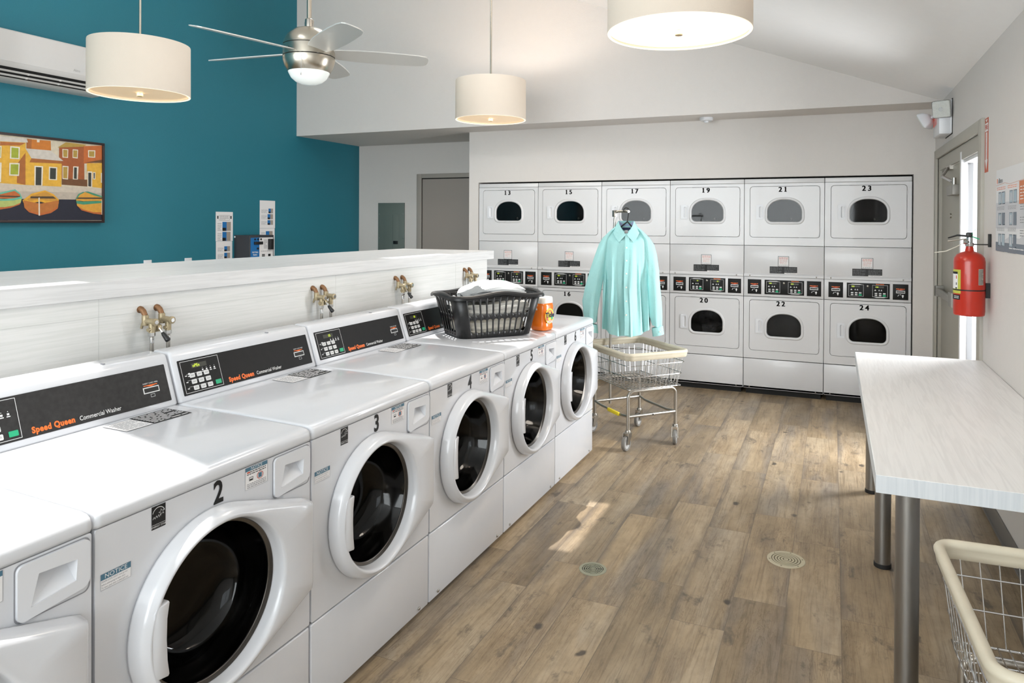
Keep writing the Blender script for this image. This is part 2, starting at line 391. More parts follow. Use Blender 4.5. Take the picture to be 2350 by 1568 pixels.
PAINT={
 'sky':[(3.198, 2.163),(3.971, 2.17),(3.971, 1.779),(3.198, 1.748)],
 'yel1':[(3.198, 2.122),(3.373, 2.131),(3.373, 1.815),(3.198, 1.82)],
 'yel1sh':[(3.373, 2.059),(3.373, 1.815),(3.311, 1.826),(3.315, 1.97)],
 'brk1':[(3.198, 2.12),(3.373, 2.129),(3.333, 2.105),(3.198, 2.093)],
 'roof1':[(3.132, 2.16),(3.38, 2.162),(3.389, 2.134),(3.198, 2.125),(3.132, 2.122)],
 'or1':[(3.378, 2.159),(3.555, 2.164),(3.558, 2.089),(3.378, 2.087)],
 'or1d':[(3.378, 2.162),(3.416, 2.161),(3.413, 2.085),(3.378, 2.087)],
 'w_top':[(3.453, 2.165),(3.474, 2.165),(3.472, 2.144),(3.454, 2.143)],
 'roof2':[(3.375, 2.088),(3.555, 2.09),(3.652, 2.017),(3.413, 2.018)],
 'yel2':[(3.371, 2.086),(3.413, 2.018),(3.639, 2.016),(3.636, 1.815),(3.371, 1.815)],
 'yel2e':[(3.413, 2.018),(3.639, 2.016),(3.639, 1.995),(3.399, 1.986)],
 'door2w':[(3.435, 1.963),(3.498, 1.964),(3.493, 1.816),(3.435, 1.814)],
 'door2':[(3.445, 1.955),(3.487, 1.955),(3.484, 1.818),(3.443, 1.817)],
 'win2w':[(3.542, 1.965),(3.604, 1.964),(3.602, 1.864),(3.54, 1.864)],
 'win2':[(3.55, 1.956),(3.595, 1.956),(3.593, 1.87),(3.548, 1.87)],
 'br3':[(3.618, 2.121),(3.817, 2.154),(3.82, 1.827),(3.639, 1.831),(3.639, 2.016),(3.618, 2.04)],
 'br3d':[(3.639, 1.881),(3.844, 1.882),(3.844, 1.826),(3.639, 1.831)],
 'roof3':[(3.606, 2.118),(3.67, 2.165),(3.838, 2.163),(3.806, 2.145)],
 'or4':[(3.814, 2.151),(3.971, 2.17),(3.971, 2.033),(3.814, 2.009)],
 'roof4':[(3.822, 2.018),(3.971, 2.055),(3.971, 2.027)],
 'yel4':[(3.839, 2.014),(3.971, 2.027),(3.971, 1.818),(3.844, 1.828)],
 'd4w':[(3.844, 1.95),(3.884, 1.95),(3.883, 1.822),(3.844, 1.826)],
 'd4':[(3.851, 1.939),(3.876, 1.94),(3.875, 1.827),(3.851, 1.829)],
 'd5w':[(3.89, 1.946),(3.911, 1.946),(3.91, 1.887),(3.89, 1.888)],
 'd5':[(3.895, 1.94),(3.906, 1.94),(3.904, 1.894),(3.896, 1.894)],
 'd6w':[(3.957, 1.944),(3.971, 1.945),(3.971, 1.862),(3.957, 1.864)],
 'win3aw':[(3.643, 2.111),(3.689, 2.112),(3.687, 2.044),(3.644, 2.044)],
 'win3a':[(3.649, 2.106),(3.683, 2.106),(3.681, 2.05),(3.65, 2.05)],
 'win3bw':[(3.724, 2.116),(3.767, 2.117),(3.764, 2.046),(3.723, 2.048)],
 'win3b':[(3.729, 2.109),(3.761, 2.11),(3.758, 2.054),(3.728, 2.054)],
 'win3cw':[(3.644, 1.979),(3.691, 1.979),(3.687, 1.874),(3.644, 1.876)],
 'win3c':[(3.649, 1.971),(3.683, 1.972),(3.681, 1.882),(3.649, 1.882)],
 'win3dw':[(3.728, 1.981),(3.771, 1.982),(3.765, 1.878),(3.725, 1.878)],
 'win3d':[(3.735, 1.974),(3.757, 1.974),(3.756, 1.882),(3.733, 1.884)],
 'win4w':[(3.848, 2.121),(3.909, 2.125),(3.908, 2.065),(3.849, 2.063)],
 'win4':[(3.856, 2.114),(3.901, 2.117),(3.9, 2.071),(3.856, 2.07)],
 'win1aw':[(3.265, 2.094),(3.331, 2.094),(3.329, 2.003),(3.262, 2.002)],
 'win1a':[(3.273, 2.085),(3.322, 2.085),(3.321, 2.011),(3.272, 2.01)],
 'win1bw':[(3.259, 1.971),(3.33, 1.975),(3.325, 1.879),(3.257, 1.878)],
 'win1b':[(3.268, 1.962),(3.322, 1.965),(3.319, 1.889),(3.266, 1.887)],
 'win1cw':[(3.171, 2.088),(3.207, 2.089),(3.204, 2.002),(3.171, 2.002)],
 'win1c':[(3.171, 2.081),(3.2, 2.08),(3.198, 2.011),(3.171, 2.009)],
 'win1dw':[(3.171, 1.968),(3.207, 1.968),(3.203, 1.826),(3.171, 1.829)],
 'quay':[(3.027, 1.811),(3.311, 1.826),(3.639, 1.818),(3.971, 1.815),(3.971, 1.722),(3.027, 1.692)],
 'quay2':[(3.027, 1.76),(3.971, 1.779),(3.971, 1.722),(3.027, 1.692)],
 'water':[(3.027, 1.704),(3.971, 1.722),(3.971, 1.554),(3.027, 1.551)],
 'b1hull':[(3.145, 1.688),(3.224, 1.693),(3.288, 1.703),(3.345, 1.712),(3.334, 1.674),(3.279, 1.648),(3.198, 1.63),(3.145, 1.631)],
 'b1red':[(3.145, 1.643),(3.225, 1.646),(3.288, 1.658),(3.338, 1.682),(3.329, 1.667),(3.265, 1.641),(3.198, 1.628),(3.145, 1.629)],
 'b1in':[(3.171, 1.728),(3.224, 1.749),(3.288, 1.769),(3.334, 1.739),(3.338, 1.719),(3.242, 1.708),(3.171, 1.708)],
 'b1rim':[(3.145, 1.736),(3.265, 1.77),(3.298, 1.779),(3.334, 1.749),(3.348, 1.714),(3.288, 1.697),(3.224, 1.692),(3.145, 1.693),(3.145, 1.705),(3.224, 1.705),(3.288, 1.712),(3.336, 1.726),(3.329, 1.743),(3.297, 1.768),(3.198, 1.738),(3.145, 1.722)],
 'b1seat':[(3.171, 1.73),(3.338, 1.731),(3.334, 1.72),(3.171, 1.72)],
 'b2hull':[(3.355, 1.7),(3.476, 1.678),(3.616, 1.708),(3.609, 1.651),(3.556, 1.611),(3.476, 1.589),(3.395, 1.613),(3.362, 1.645)],
 'b2red':[(3.359, 1.648),(3.395, 1.621),(3.476, 1.605),(3.556, 1.624),(3.609, 1.661),(3.606, 1.643),(3.556, 1.608),(3.476, 1.588),(3.395, 1.611)],
 'b2rim':[(3.35, 1.7),(3.414, 1.752),(3.511, 1.781),(3.576, 1.753),(3.616, 1.713),(3.614, 1.682),(3.546, 1.677),(3.476, 1.693),(3.404, 1.681),(3.357, 1.68)],
 'b2in':[(3.38, 1.708),(3.418, 1.739),(3.511, 1.773),(3.565, 1.747),(3.603, 1.715),(3.601, 1.697),(3.536, 1.7),(3.476, 1.71),(3.395, 1.696)],
 'b2seat':[(3.407, 1.731),(3.571, 1.737),(3.596, 1.72),(3.404, 1.716)],
 'b2stem':[(3.463, 1.723),(3.472, 1.724),(3.474, 1.587),(3.464, 1.587)],
 'b3hull':[(3.75, 1.712),(3.839, 1.693),(3.971, 1.719),(3.971, 1.606),(3.895, 1.61),(3.795, 1.638),(3.758, 1.67)],
 'b3red':[(3.758, 1.67),(3.806, 1.641),(3.895, 1.619),(3.971, 1.62),(3.971, 1.6),(3.895, 1.607),(3.795, 1.633)],
 'b3grn':[(3.75, 1.709),(3.801, 1.703),(3.971, 1.714),(3.971, 1.697),(3.812, 1.679),(3.755, 1.686)],
 'b3in':[(3.747, 1.728),(3.774, 1.761),(3.82, 1.781),(3.895, 1.76),(3.971, 1.746),(3.971, 1.716),(3.812, 1.706),(3.752, 1.712)],
 'b3seat':[(3.758, 1.735),(3.971, 1.742),(3.963, 1.729),(3.755, 1.723)],
 'b3rim2':[(3.82, 1.784),(3.85, 1.786),(3.971, 1.752),(3.971, 1.741),(3.895, 1.757)],
 'b3rim3':[(3.744, 1.717),(3.768, 1.761),(3.806, 1.781),(3.82, 1.779),(3.779, 1.756),(3.755, 1.723)],
 'b3stem':[(3.961, 1.721),(3.968, 1.722),(3.967, 1.6),(3.962, 1.6)],
}

# ================================================================== THE ROOM
XL, XR, YB = -5.608, .781, -2.5          # teal wall, door wall, wall behind the camera
YD, YS, YR = 6.672, 6.287, 7.427          # dryer fronts, face of the dropped header, recess wall
ZS = 2.517                                # underside of the header
def zc(x): return 2.52+.375*(XR-x)
# floor
fm = floor_material(); mb = MB(); mb.box((XL-.2, YB-.2, -.1), (XR+2.2, 7.6, 0), fm); struct('floor', mb)
# sloped ceiling with two skylight openings
mb = MB(); sky1 = [(-3.10, 1.37), (-2.12, 1.37), (-2.12, 1.90), (-3.10, 2.16)]; sky2 = [(-3.10, 3.87), (-2.10, 3.87), (-2.10, 4.50), (-3.10, 4.52)]
outer = [(XL-.1, YB-.1), (XR+.1, YB-.1), (XR+.1, YS+.05), (XL-.1, YS+.05)]
for dz, rev in ((0, 0), (.07, 1)): mb.fill(outer, [sky1, sky2], lambda a, b: (a, b, zc(a)+dz), ceil_m)
for lp in (outer, sky1, sky2):
    for i in range(4):
        a, b = lp[i], lp[(i+1) % 4]; mb.add([(a[0], a[1], zc(a[0])), (b[0], b[1], zc(b[0])), (b[0], b[1], zc(b[0])+.07), (a[0], a[1], zc(a[0])+.07)], [[0, 1, 2, 3]], ceil_m)
struct('ceiling', mb)
# teal left wall
mb = MB(); mb.box((XL-.12, YB-.1, 0), (XL, YR+.12, 5.0), teal); struct('wall_left', mb)
# header face + soffit
mb = MB(); mb.box((XL, YS, ZS), (XR, YR+.1, 5.0), wall_w); struct('wall_header', mb)
# wall round the dryers
DX0, DXW = -3.4847, .683; DX1 = DX0+6*DXW
mb = MB(); YW = YD+.002
mb.box((-3.606, YW, 0), (DX0-.008, YW+.1, ZS), wall_w); mb.box((DX1+.010, YW, 0), (XR, YW+.1, ZS), wall_w)
mb.box((DX0-.008, YW, 1.976), (DX1+.010, YW+.1, ZS), wall_w); mb.box((-3.606, YW+.1, 0), (-3.506, YR, ZS), wall_w)
struct('wall_back', mb)
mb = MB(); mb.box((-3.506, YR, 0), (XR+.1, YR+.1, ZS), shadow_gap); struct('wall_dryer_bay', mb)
mb = MB(); mb.box((XL, YR, 0), (-3.506, YR+.12, ZS), wall_w); struct('wall_recess', mb)
# wall behind the camera, storefront opening
mb = MB()
mb.box((XL, YB-.12, 0), (-5.3, YB, 5.0), wall_w); mb.box((.45, YB-.12, 0), (XR, YB, 5.0), wall_w); mb.box((-5.3, YB-.12, 0), (.45, YB, .55), wall_w); mb.box((-5.3, YB-.12, 2.95), (.45, YB, 5.0), wall_w)
struct('wall_front', mb)
mb = MB()
for x in (-5.3, -3.4, -1.5, .39): mb.box((x, YB-.09, .55), (x+.06, YB-.03, 2.95), frame_w)
mb.box((-5.3, YB-.09, .55), (.45, YB-.03, .61), frame_w); mb.box((-5.3, YB-.09, 2.89), (.45, YB-.03, 2.95), frame_w)
w1 = struct('window_1', mb); g = MB(); g.box((-5.25, YB-.065, .6), (.4, YB-.055, 2.9), clear_glass); obj('window_glass', g, w1)
# right wall: opening for the side window (behind the picture) and for the exit door
WT = .14
DY0, DY1, DZ = 4.70, 6.50, 2.085
mb = MB()
def rw(y0, y1, z0, z1): mb.box((XR, y0, z0), (XR+WT, y1, z1), wall_w)
rw(YB, -1.6, 0, 2.53); rw(-1.6, .1, 0, .95); rw(-1.6, .1, 2.3, 2.53); rw(.1, DY0, 0, 2.53); rw(DY0, DY1, DZ, 2.53); rw(DY1, YW, 0, 2.53); rw(YW, YR, 0, ZS)
struct('wall_right', mb)
mb = MB()
for y in (-1.6, -.78, .05): mb.box((XR+.04, y, .95), (XR+.1, y+.05, 2.3), frame_w)
mb.box((XR+.04, -1.6, .95), (XR+.1, .1, 1.0), frame_w); mb.box((XR+.04, -1.6, 2.25), (XR+.1, .1, 2.3), frame_w)
w2 = struct('window_2', mb); g = MB(); g.box((XR+.065, -1.58, .98), (XR+.075, .08, 2.28), clear_glass); obj('window_glass', g, w2)
# exit door: frame, leaf and sidelight
mb = MB(); X0 = XR-.018
mb.box((X0, 4.60, 0), (XR+.02, 4.70, 2.155), trim_m, .004); mb.box((X0, 6.50, 0), (XR+.02, 6.585, 2.155), trim_m, .004); mb.box((X0, 4.7005, DZ), (XR+.02, 6.4995, 2.155), trim_m, .004)
mb.box((XR+.02, 4.70, 0), (XR+.07, 4.74, DZ), trim_m); mb.box((XR+.02, 6.44, 0), (XR+WT, 6.50, DZ), trim_m); mb.box((XR+.02, 4.70, 2.04), (XR+WT, 6.50, DZ), trim_m)
mb.box((XR+.003, 5.445, 0), (XR+.07, 5.47, 2.04), trim_m)
mb.box((XR+.004, 4.74, 1.987), (XR+.02, 6.4295, 2.0845), trim_m); mb.box((XR+.004, 6.43, 0), (XR+.066, 6.4995, 2.0845), trim_m)
d1 = struct('door_1', mb)
mb = MB(); mb.box((XR+.022, 5.495, .01), (XR+.066, 6.4295, 1.986), extdoor_m, .003); mb.box((XR+.018, 5.482, 0), (XR+.066, 5.494, 1.986), shadow_gap)
for z in (.3, .62, 1.05, 1.35, 1.62, 1.85): mb.cyl((XR+.023, 5.52, z), (XR+.018, 5.52, z), .006, shadow_gap, 10)
mb.cyl((XR+.023, 5.95, 1.62), (XR+.012, 5.95, 1.62), .018, steel, 16)
leaf = obj('door_leaf', mb, d1)
mb = MB(); mb.box((XR-.03, 5.53, 1.76), (XR+.022, 5.80, 1.83), door_hw, .006)
mb.tube([(XR-.01, 5.6, 1.85), (XR-.06, 5.78, 1.90), (XR-.0, 5.95, 1.97)], .011, chrome, 8); mb.cyl((XR-.01, 5.6, 1.83), (XR-.01, 5.6, 1.88), .014, steel); mb.box((XR, 5.88, 1.96), (XR+.035, 6.05, 1.99), steel)
obj('door_closer', mb, leaf)
mb = MB(); mb.box((XR-.034, 5.52, .985), (XR+.022, 5.66, 1.085), door_hw, .004); mb.box((XR-.036, 5.66, 1.01), (XR-.012, 6.26, 1.06), door_hw, .004); mb.box((XR-.036, 6.26, .99), (XR+.022, 6.33, 1.075), door_hw, .004); mb.box((XR-.038, 6.30, .995), (XR-.036, 6.32, 1.07), shadow_gap)
obj('panic_bar', mb, leaf)
mb = MB(); mb.box((XR+.002, 5.395, 0), (XR+.075, 5.444, 2.04), frame_w, .002); mb.box((XR+.035, 4.74, 0), (XR+.075, 4.775, 2.04), frame_w, .002); mb.box((XR+.020, 4.74, 1.965), (XR+.075, 5.395, 2.04), frame_w, .002); mb.box((XR+.035, 4.775, 0), (XR+.075, 5.395, .12), frame_w, .002)
fr = obj('sidelight_frame', mb, d1, label='white sidelight frame'); g = MB(); g.add([(XR+.077, 4.76, .12), (XR+.077, 5.41, .11), (XR+.077, 5.41, 1.975), (XR+.077, 4.76, 1.965)], [[0, 1, 2, 3]], pane_glass); obj('sidelight_glass', g, fr)
# pale pavement and bright wall outside the door
mb = MB(); mb.box((XR+WT+.1, 2.0, -.05), (XR+3.4, 9.5, 0), mat('concrete', '#c9c6c0', .8, noise=.1)); struct('floor_outside', mb)
# recess door
mb = MB(); y = YR
mb.box((-4.735, y-.02, 0), (-4.665, y, 2.142), trim_m2, .003); mb.box((-3.70, y-.02, 0), (-3.62, y, 2.142), trim_m2, .003); mb.box((-4.6648, y-.02, 2.09), (-3.7002, y, 2.142), trim_m2, .003)
d2 = struct('door_2', mb); mb = MB(); mb.box((-4.658, y-.006, .01), (-3.705, y, 2.078), door_m); mb.box((-4.668, y-.008, .01), (-4.658, y-.001, 2.09), shadow_gap); mb.box((-4.668, y-.008, 2.078), (-3.70, y-.001, 2.092), shadow_gap); obj('door_leaf', mb, d2)
# baseboards
mb = MB(); mb.box((XR-.008, YB, 0), (XR, 4.60, .10), base_m, .003); mb.box((XR-.016, YB, 0), (XR-.008, 4.60, .012), base_m); struct('baseboard_right', mb)
mb = MB(); mb.box((XL, YB, 0), (XL+.008, YR, .10), base_m); struct('baseboard_left', mb)
mb = MB(); mb.box((DX1+.012, YW-.008, 0), (XR-.018, YW, .10), base_m); struct('baseboard_back', mb)
# low partition behind the washers
YE = 4.5966
mb = MB(); mb.box((-3.035, YB+.6, 0), (-2.292, 4.515, 1.288), lam_wall)
for y in (-.9, 1.62, 2.85, 4.06): mb.box((-2.2925, y, 0), (-2.2915, y+.0012, 1.288), seam_m)
mb.box((-2.2925, YB+.6, 1.225), (-2.2912, 4.515, 1.2262), seam_m)
struct('wall_partition', mb)
mb = MB(); mb.box((-3.057, YB+.5, 1.288), (-2.277, YE, 1.348), lam_cap, .0015, 1, False)
tag(obj('ledge', mb), 'long white laminate ledge capping the partition behind the washers', 'ledge')

# ================================================================== WASHERS
XF = -1.487; WY0, WW = 1.0402, .6939
DC, DZc = .32, .567                       # door centre along the front and above the floor
# washer frame: local x = 0 is the front, -x towards the wall; local y = along the row; z up
def fr_front(dx): return lambda a, b, d=0: (dx+d, a, b)
def hullpoly():
    R = .243; pts = [(DC+R*cos(t), DZc+R*sin(t)) for t in [radians(k*2) for k in range(180)]]
    pts += [(.655+.010*cos(t), .703+.010*sin(t)) for t in [radians(k*15) for k in range(7)]] + [(.655+.010*cos(t), .452+.010*sin(t)) for t in [radians(270+k*15) for k in range(7)]]
    pts = sorted(set(pts)); lo = []; up = []
    def cr(o, a, b): return (a[0]-o[0])*(b[1]-o[1])-(a[1]-o[1])*(b[0]-o[0])
    for p in pts:
        while len(lo) > 1 and cr(lo[-2], lo[-1], p) <= 0: lo.pop()
        lo.append(p)
    for p in reversed(pts):
        while len(up) > 1 and cr(up[-2], up[-1], p) <= 0: up.pop()
        up.append(p)
    return lo[:-1]+up[:-1]
HULL = hullpoly()
def hull_r(t):
    dx, dy = cos(t), sin(t); best = 0
    for i in range(len(HULL)):
        (x1, y1), (x2, y2) = HULL[i], HULL[(i+1) % len(HULL)]; ex, ey = x2-x1, y2-y1
        den = dx*ey-dy*ex
        if abs(den) < 1e-12: continue
        k = ((x1-DC)*ey-(y1-DZc)*ex)/den; u = ((x1-DC)*dy-(y1-DZc)*dx)/den
        if k > 0 and -1e-6 <= u <= 1+1e-6: best = max(best, k)
    return best
ND = 128
TH_ = [2*pi*k/ND for k in range(ND)]; HR = [hull_r(t) for t in TH_]
WG, WH = .004, .690                       # side reveals of the cabinet
DRW = [(.533, .868), (.683, .868), (.683, .79), (.672, .768), (.64, .756), (.60, .752), (.56, .752), (.541, .755), (.533, .768)]
def arc_corner(p, r): return p
meshes = {}
def build_washer_meshes():
    m = meshes
    # cabinet: sides, back and a front skin with openings for the drum and the drawer scoop
    mb = MB(); hole = circ(DC, DZc, .212, 64); dh = [(.555, .775), (.655, .785), (.66, .835), (.57, .84)]
    mb.fill(rrect(WG, WH, .305, .874, .006, 3), [hole, dh], fr_front(0), enamel)
    o1 = rrect(WG, WH, .305, .874, .006, 3)
    mb.loft([[(0, a, b) for a, b in o1], [(-.012, a+(.003 if a < .3 else -.003)*0, b) for a, b in o1]], enamel, smooth=False)
    mb.box((-.66, WG+.002, .03), (-.012, WG+.004, .874), enamel); mb.box((-.66, WH-.004, .03), (-.012, WH-.002, .874), enamel)
    mb.box((-.66, WG+.004, .03), (-.655, WH-.004, .874), enamel); mb.box((-.64, WG+.01, .03), (-.02, WH-.01, .06), shadow_gap)
    mb.box((-.60, WG+.03, 0), (-.035, WH-.03, .03), shadow_gap)
    m['cabinet'] = mb.mesh('cabinet')
    mb = MB(); mb.box((-.02, WG, .022), (0, WH, .298), enamel, .005, 3)
    mb.prism([(-.004, WG+.002, .026), (-.03, WG+.002, .005), (-.05, WG+.002, .005), (-.02, WG+.002, .03)], (0, WH-WG-.004, 0), enamel)
    for s in (.07, .62): mb.cyl((.0, s, .04), (.004, s, .04), .006, steel, 12)
    m['lower_panel'] = mb.mesh('lower_panel')
    # lid, slightly crowned
    mb = MB(); rings = []
    prof = [(-.60, .877), (.001, .877), (.003, .884), (.003, .900), (-.001, .909), (-.010, .915), (-.03, .9185), (-.30, .927), (-.565, .930), (-.60, .930)]
    ys = [(WG-.002, .012), (WG, .004), (WG+.004, .0015), (WG+.014, 0), (WH-.014, 0), (WH-.004, .0015), (WH, .004), (WH+.001, .012)]
    for y, dr in ys: rings.append([(x-(.004 if (dr > .003 and x > -.1) else 0), y, z-(dr if z > .889 else 0)) for x, z in prof])
    mb.loft(rings, enamel, True, True, True)
    m['lid'] = mb.mesh('lid')
    # stickers on the lid, read from the front
    mb = MB()
    def lidz(x): return .930+(.001 if 0 else 0)-(0.003*(x+.565)/.265 if x > -.565 else 0)
    def fl(a, b, d=0): x = -.565+.0+(.15-b); return (x, a, lidz(x)+.0012+d)
    mb.rect(fl, .50, .635, .02, .135, ink, .0003); mb.lines(fl, .505, .63, .025, .13, 9, white_ink, 3, .45, .0006, 4)
    m['lid_sticker_dark'] = mb.mesh('safety_sticker')
    mb = MB(); mb.rect(fl, .405, .497, .02, .125, paper, .0003); mb.frame(fl, .405, .497, .02, .125, .0012, ink, .0005); mb.lines(fl, .415, .49, .03, .115, 7, paper_line, 4, .3, .0006, 4)
    m['lid_sticker_light'] = mb.mesh('instruction_sticker')
    # door
    def at(t, r, x): return (x, DC+r*cos(t), DZc+r*sin(t))
    rings = []
    for x, k in ((.004, .0), (.008, .001), (.034, .006), (.045, .012), (.050, .022)):
        rings.append([at(t, h-k, x) for t, h in zip(TH_, HR)])
    inner = [(.052, .219), (.050, .213), (.045, .209), (.030, .206), (.006, .202)]
    for x, r in inner: rings.append([at(t, min(r, h-.024 if x > .049 else r), x) for t, h in zip(TH_, HR)])
    mb = MB(); mb.loft([[at(t, .201, .004) for t in TH_]]+rings, enamel); m['door'] = mb.mesh('door')
    mb = MB(); mb.lathe([(.2025, .012), (.2005, .014), (.198, .009), (.197, .010), (.195, .006), (.194, .007), (.192, .002), (.2025, .0)], mat('ring_metal', '#6f6b66', .3, metal=.9), (0, DC, DZc), 'X', 72); m['door_ring'] = mb.mesh('door_ring')
    mb = MB(); mb.lathe([(.193, .004), (.190, -.004), (.180, -.03), (.164, -.07), (.145, -.098), (.120, -.110), (.08, -.116), (.04, -.118), (0.0005, -.1185)], dark_glass, (0, DC, DZc), 'X', 72); m['door_glass'] = mb.mesh('door_glass')
    mb = MB(); mb.lathe([(.2115, -.001), (.211, -.03), (.198, -.05), (.172, -.055), (.172, -.075), (.19, -.085), (.20, -.10)], gasket_m, (0, DC, DZc), 'X', 64)
    m['gasket'] = mb.mesh('door_gasket')
    mb = MB(); mb.lathe([(.20, -.10), (.235, -.12), (.235, -.50), (.22, -.52), (.08, -.53), (.0005, -.50)], drum_m, (0, DC, DZc), 'X', 64)
    for k in range(3):
        a = radians(30+120*k); c0 = Vector((-.3, DC+.225*cos(a), DZc+.225*sin(a)))
        mb.tube([(-.14, c0.y, c0.z), (-.3, DC+.20*cos(a), DZc+.20*sin(a)), (-.48, c0.y, c0.z)], .028, drum_m, 10)
    m['drum'] = mb.mesh('drum')
    # grip on the latch side of the door
    mb = MB(); gp = [(.116, .488), (.148, .482), (.151, .486), (.146, .52), (.1435, .57), (.145, .62), (.151, .656), (.148, .660), (.116, .654), (.110, .645), (.106, .60), (.106, .54), (.110, .497)]
    gc = (.128, .571); gs = lambda x, k: [(x, gc[0]+(a-gc[0])*(1-k*.10), gc[1]+(b-gc[1])*(1-k*.02)) for a, b in gp]; mb.loft([gs(.020, 0), gs(.0485, 0), gs(.0505, .25), gs(.0515, 1)], enamel, True, True, True)
    m['handle'] = mb.mesh('door_handle')
    # detergent drawer
    mb = MB(); op = rrect(.535, .683, .753, .867, .014, 5)
    def bow(a, b): 
        return b + (.016*max(0, (a-.60)/.083)**2 if b < .79 else 0)
    op = [(a, bow(a, b)) for a, b in op]; ins = [(.560, .776), (.652, .788), (.655, .832), (.576, .838)]
    mb.fill(op, [ins], fr_front(.007), plastic_w); mb.loft([[(.007, a, b) for a, b in op], [(.0, a, b) for a, b in op]], plastic_w, smooth=False)
    mb.add([(.007, a, b) for a, b in ins]+[(.004, .560, .776), (.004, .652, .788), (-.028, .648, .830), (-.028, .582, .834)], [[0, 1, 5, 4], [1, 2, 6, 5], [2, 3, 7, 6], [3, 0, 4, 7], [4, 5, 6, 7]], plastic_w)
    mb.fill(rrect(.532, .686, .750, .870, .014, 5), [[(a, b) for a, b in rrect(.5345, .6835, .7525, .8675, .014, 5)]], fr_front(.0006), paper_line)
    m['drawer'] = mb.mesh('detergent_drawer')
    # rear control hood
    mb = MB()
    pr = [(-.565, .930), (-.563, .936), (-.612, 1.083), (-.618, 1.096), (-.628, 1.100), (-.690, 1.104), (-.698, 1.098), (-.700, .93)]
    rings = []
    for y, k in ((WG, .008), (WG+.003, .002), (WG+.012, 0), (WH-.012, 0), (WH-.003, .002), (WH, .008)):
        rings.append([(x+(-k if x > -.62 else (k if x < -.69 else 0)), y, z-(k if z > 1.0 else 0)) for x, z in pr])
    mb.loft(rings, enamel, True, True, True); mb.box((-.70, WG+.002, .90), (-.655, WH-.002, .935), enamel)
    mb.box((-.640, .47, 1.101), (-.625, .475, 1.1035), paper_line)
    m['hood'] = mb.mesh('control_hood')
    for key, pm in (('panel', panel_blk), ('panel_worn', panel_gry)):
        mb = MB(); mb.prism([hp(a, b, -.002) for a, b in rrect(.026, .668, .014, .138, .002, 1)], tuple(Vector(hp(0, 0, .004))-Vector(hp(0, 0, 0))), pm); m[key] = mb.mesh('control_panel')
    mb = MB(); mb.frame(hp, .034, .196, .020, .132, .0014, white_ink, .0024)
    for k in range(4): 
        mb.rect(hp, .118+k*.017, .124+k*.017, .088, .0935, white_ink, .0024); mb.rect(hp, .116+k*.017, .126+k*.017, .083, .0855, white_ink, .0024); mb.rect(hp, .120+k*.017, .122+k*.017, .097, .099, white_ink, .0024)
    mb.rect(hp, .058, .066, .083, .089, white_ink, .0024); mb.rect(hp, .056, .068, .076, .0795, white_ink, .0024)
    for r in range(3): mb.rect(hp, .050, .130, .0405+.0225*r-.0115+.011, .0412+.0225*r-.0115+.011, white_ink, .0023); mb.rect(hp, .044, .052, .034+.0225*r, .037+.0225*r, white_ink, .0024)
    m['keypad_frame'] = mb.mesh('keypad_frame')
    mb = MB(); mb.prism([hp(a, b, .002) for a, b in rrect(-.0105, .0105, -.0078, .0078, .003, 3)], tuple(Vector(hp(0, 0, .0015))-Vector(hp(0, 0, 0))), btn_w); mb.lines(lambda a, b, d=0: hp(a, b, .0036), -.006, .006, -.003, .003, 2, ink, 5, .3, 0, 3)
    m['button'] = mb.mesh('button')
    mb = MB(); mb.prism([hp(a, b, .002) for a, b in rrect(-.012, .012, -.0078, .0078, .002, 3)], tuple(Vector(hp(0, 0, .0015))-Vector(hp(0, 0, 0))), green_btn); m['start'] = mb.mesh('start_button')
    mb = MB(); mb.rect(hp, .574, .632, .054, .074, white_ink, .0024); mb.rect(hp, .577, .629, .057, .071, ink, .003)
    mb.add([hp(.585, .079, .0024), hp(.625, .079, .0024), hp(.605, .075, .0024)], [[0, 1, 2]], orange_ink); mb.rect(hp, .578, .628, .0785, .081, orange_ink, .0024)
    mb.text('INSERT CARD HERE', lambda a, b, d: hp(.604+a, .0865+b, .0024), .0062, white_ink); mb.frame(hp, .597, .612, .040, .050, .0009, white_ink, .0024)
    m['card_slot'] = mb.mesh('card_slot')
    mb = MB(); mb.text('Speed Queen', lambda a, b, d: hp(.283+a, .031+b, .0024), .0235, orange_ink, bold=.0011, sx=.86); mb.text('Commercial Washer', lambda a, b, d: hp(.423+a, .030+b, .0024), .0190, white_ink, bold=.0001, sx=.82)
    m['lettering'] = mb.mesh('brand_lettering')
    # labels on the front
    f = fr_front(.0006); mb = MB(); mb.rect(f, .142, .180, .818, .873, ink, 0)
    fa = lambda a, b, d=0: (.0009+d, .161+a, .848+b)
    arc = [(.017*cos(radians(t)), .004+.017*sin(radians(t))) for t in range(15, 166, 10)]
    for i in range(len(arc)-1):
        (a, b), (c, e) = arc[i], arc[i+1]; k = .93; mb.add([fa(a, b), fa(c, e), fa(c*k, e*k), fa(a*k, b*k)], [[0, 1, 2, 3]], white_ink)
    star = [((.0085 if i % 2 == 0 else .0036)*cos(radians(90+36*i+14)), (.0085 if i % 2 == 0 else .0036)*sin(radians(90+36*i+14))) for i in range(10)]
    for i in range(10):
        (a, b), (c, e) = star[i], star[(i+1) % 10]; mb.add([fa(.008+a, .006+b), fa(.008+c, .006+e), fa(.008+c*.8, .006+e*.8), fa(.008+a*.8, .006+b*.8)], [[0, 1, 2, 3]], white_ink)
    pth = [(-.016, -.006), (-.012, -.001), (-.010, -.006), (-.006, .0), (-.004, -.005), (0, .001), (.002, -.005), (.005, .001), (.006, -.004)]
    for i in range(len(pth)-1):
        (a, b), (c, e) = pth[i], pth[i+1]; mb.add([fa(a, b), fa(c, e), fa(c, e+.0016), fa(a, b+.0016)], [[0, 1, 2, 3]], white_ink)
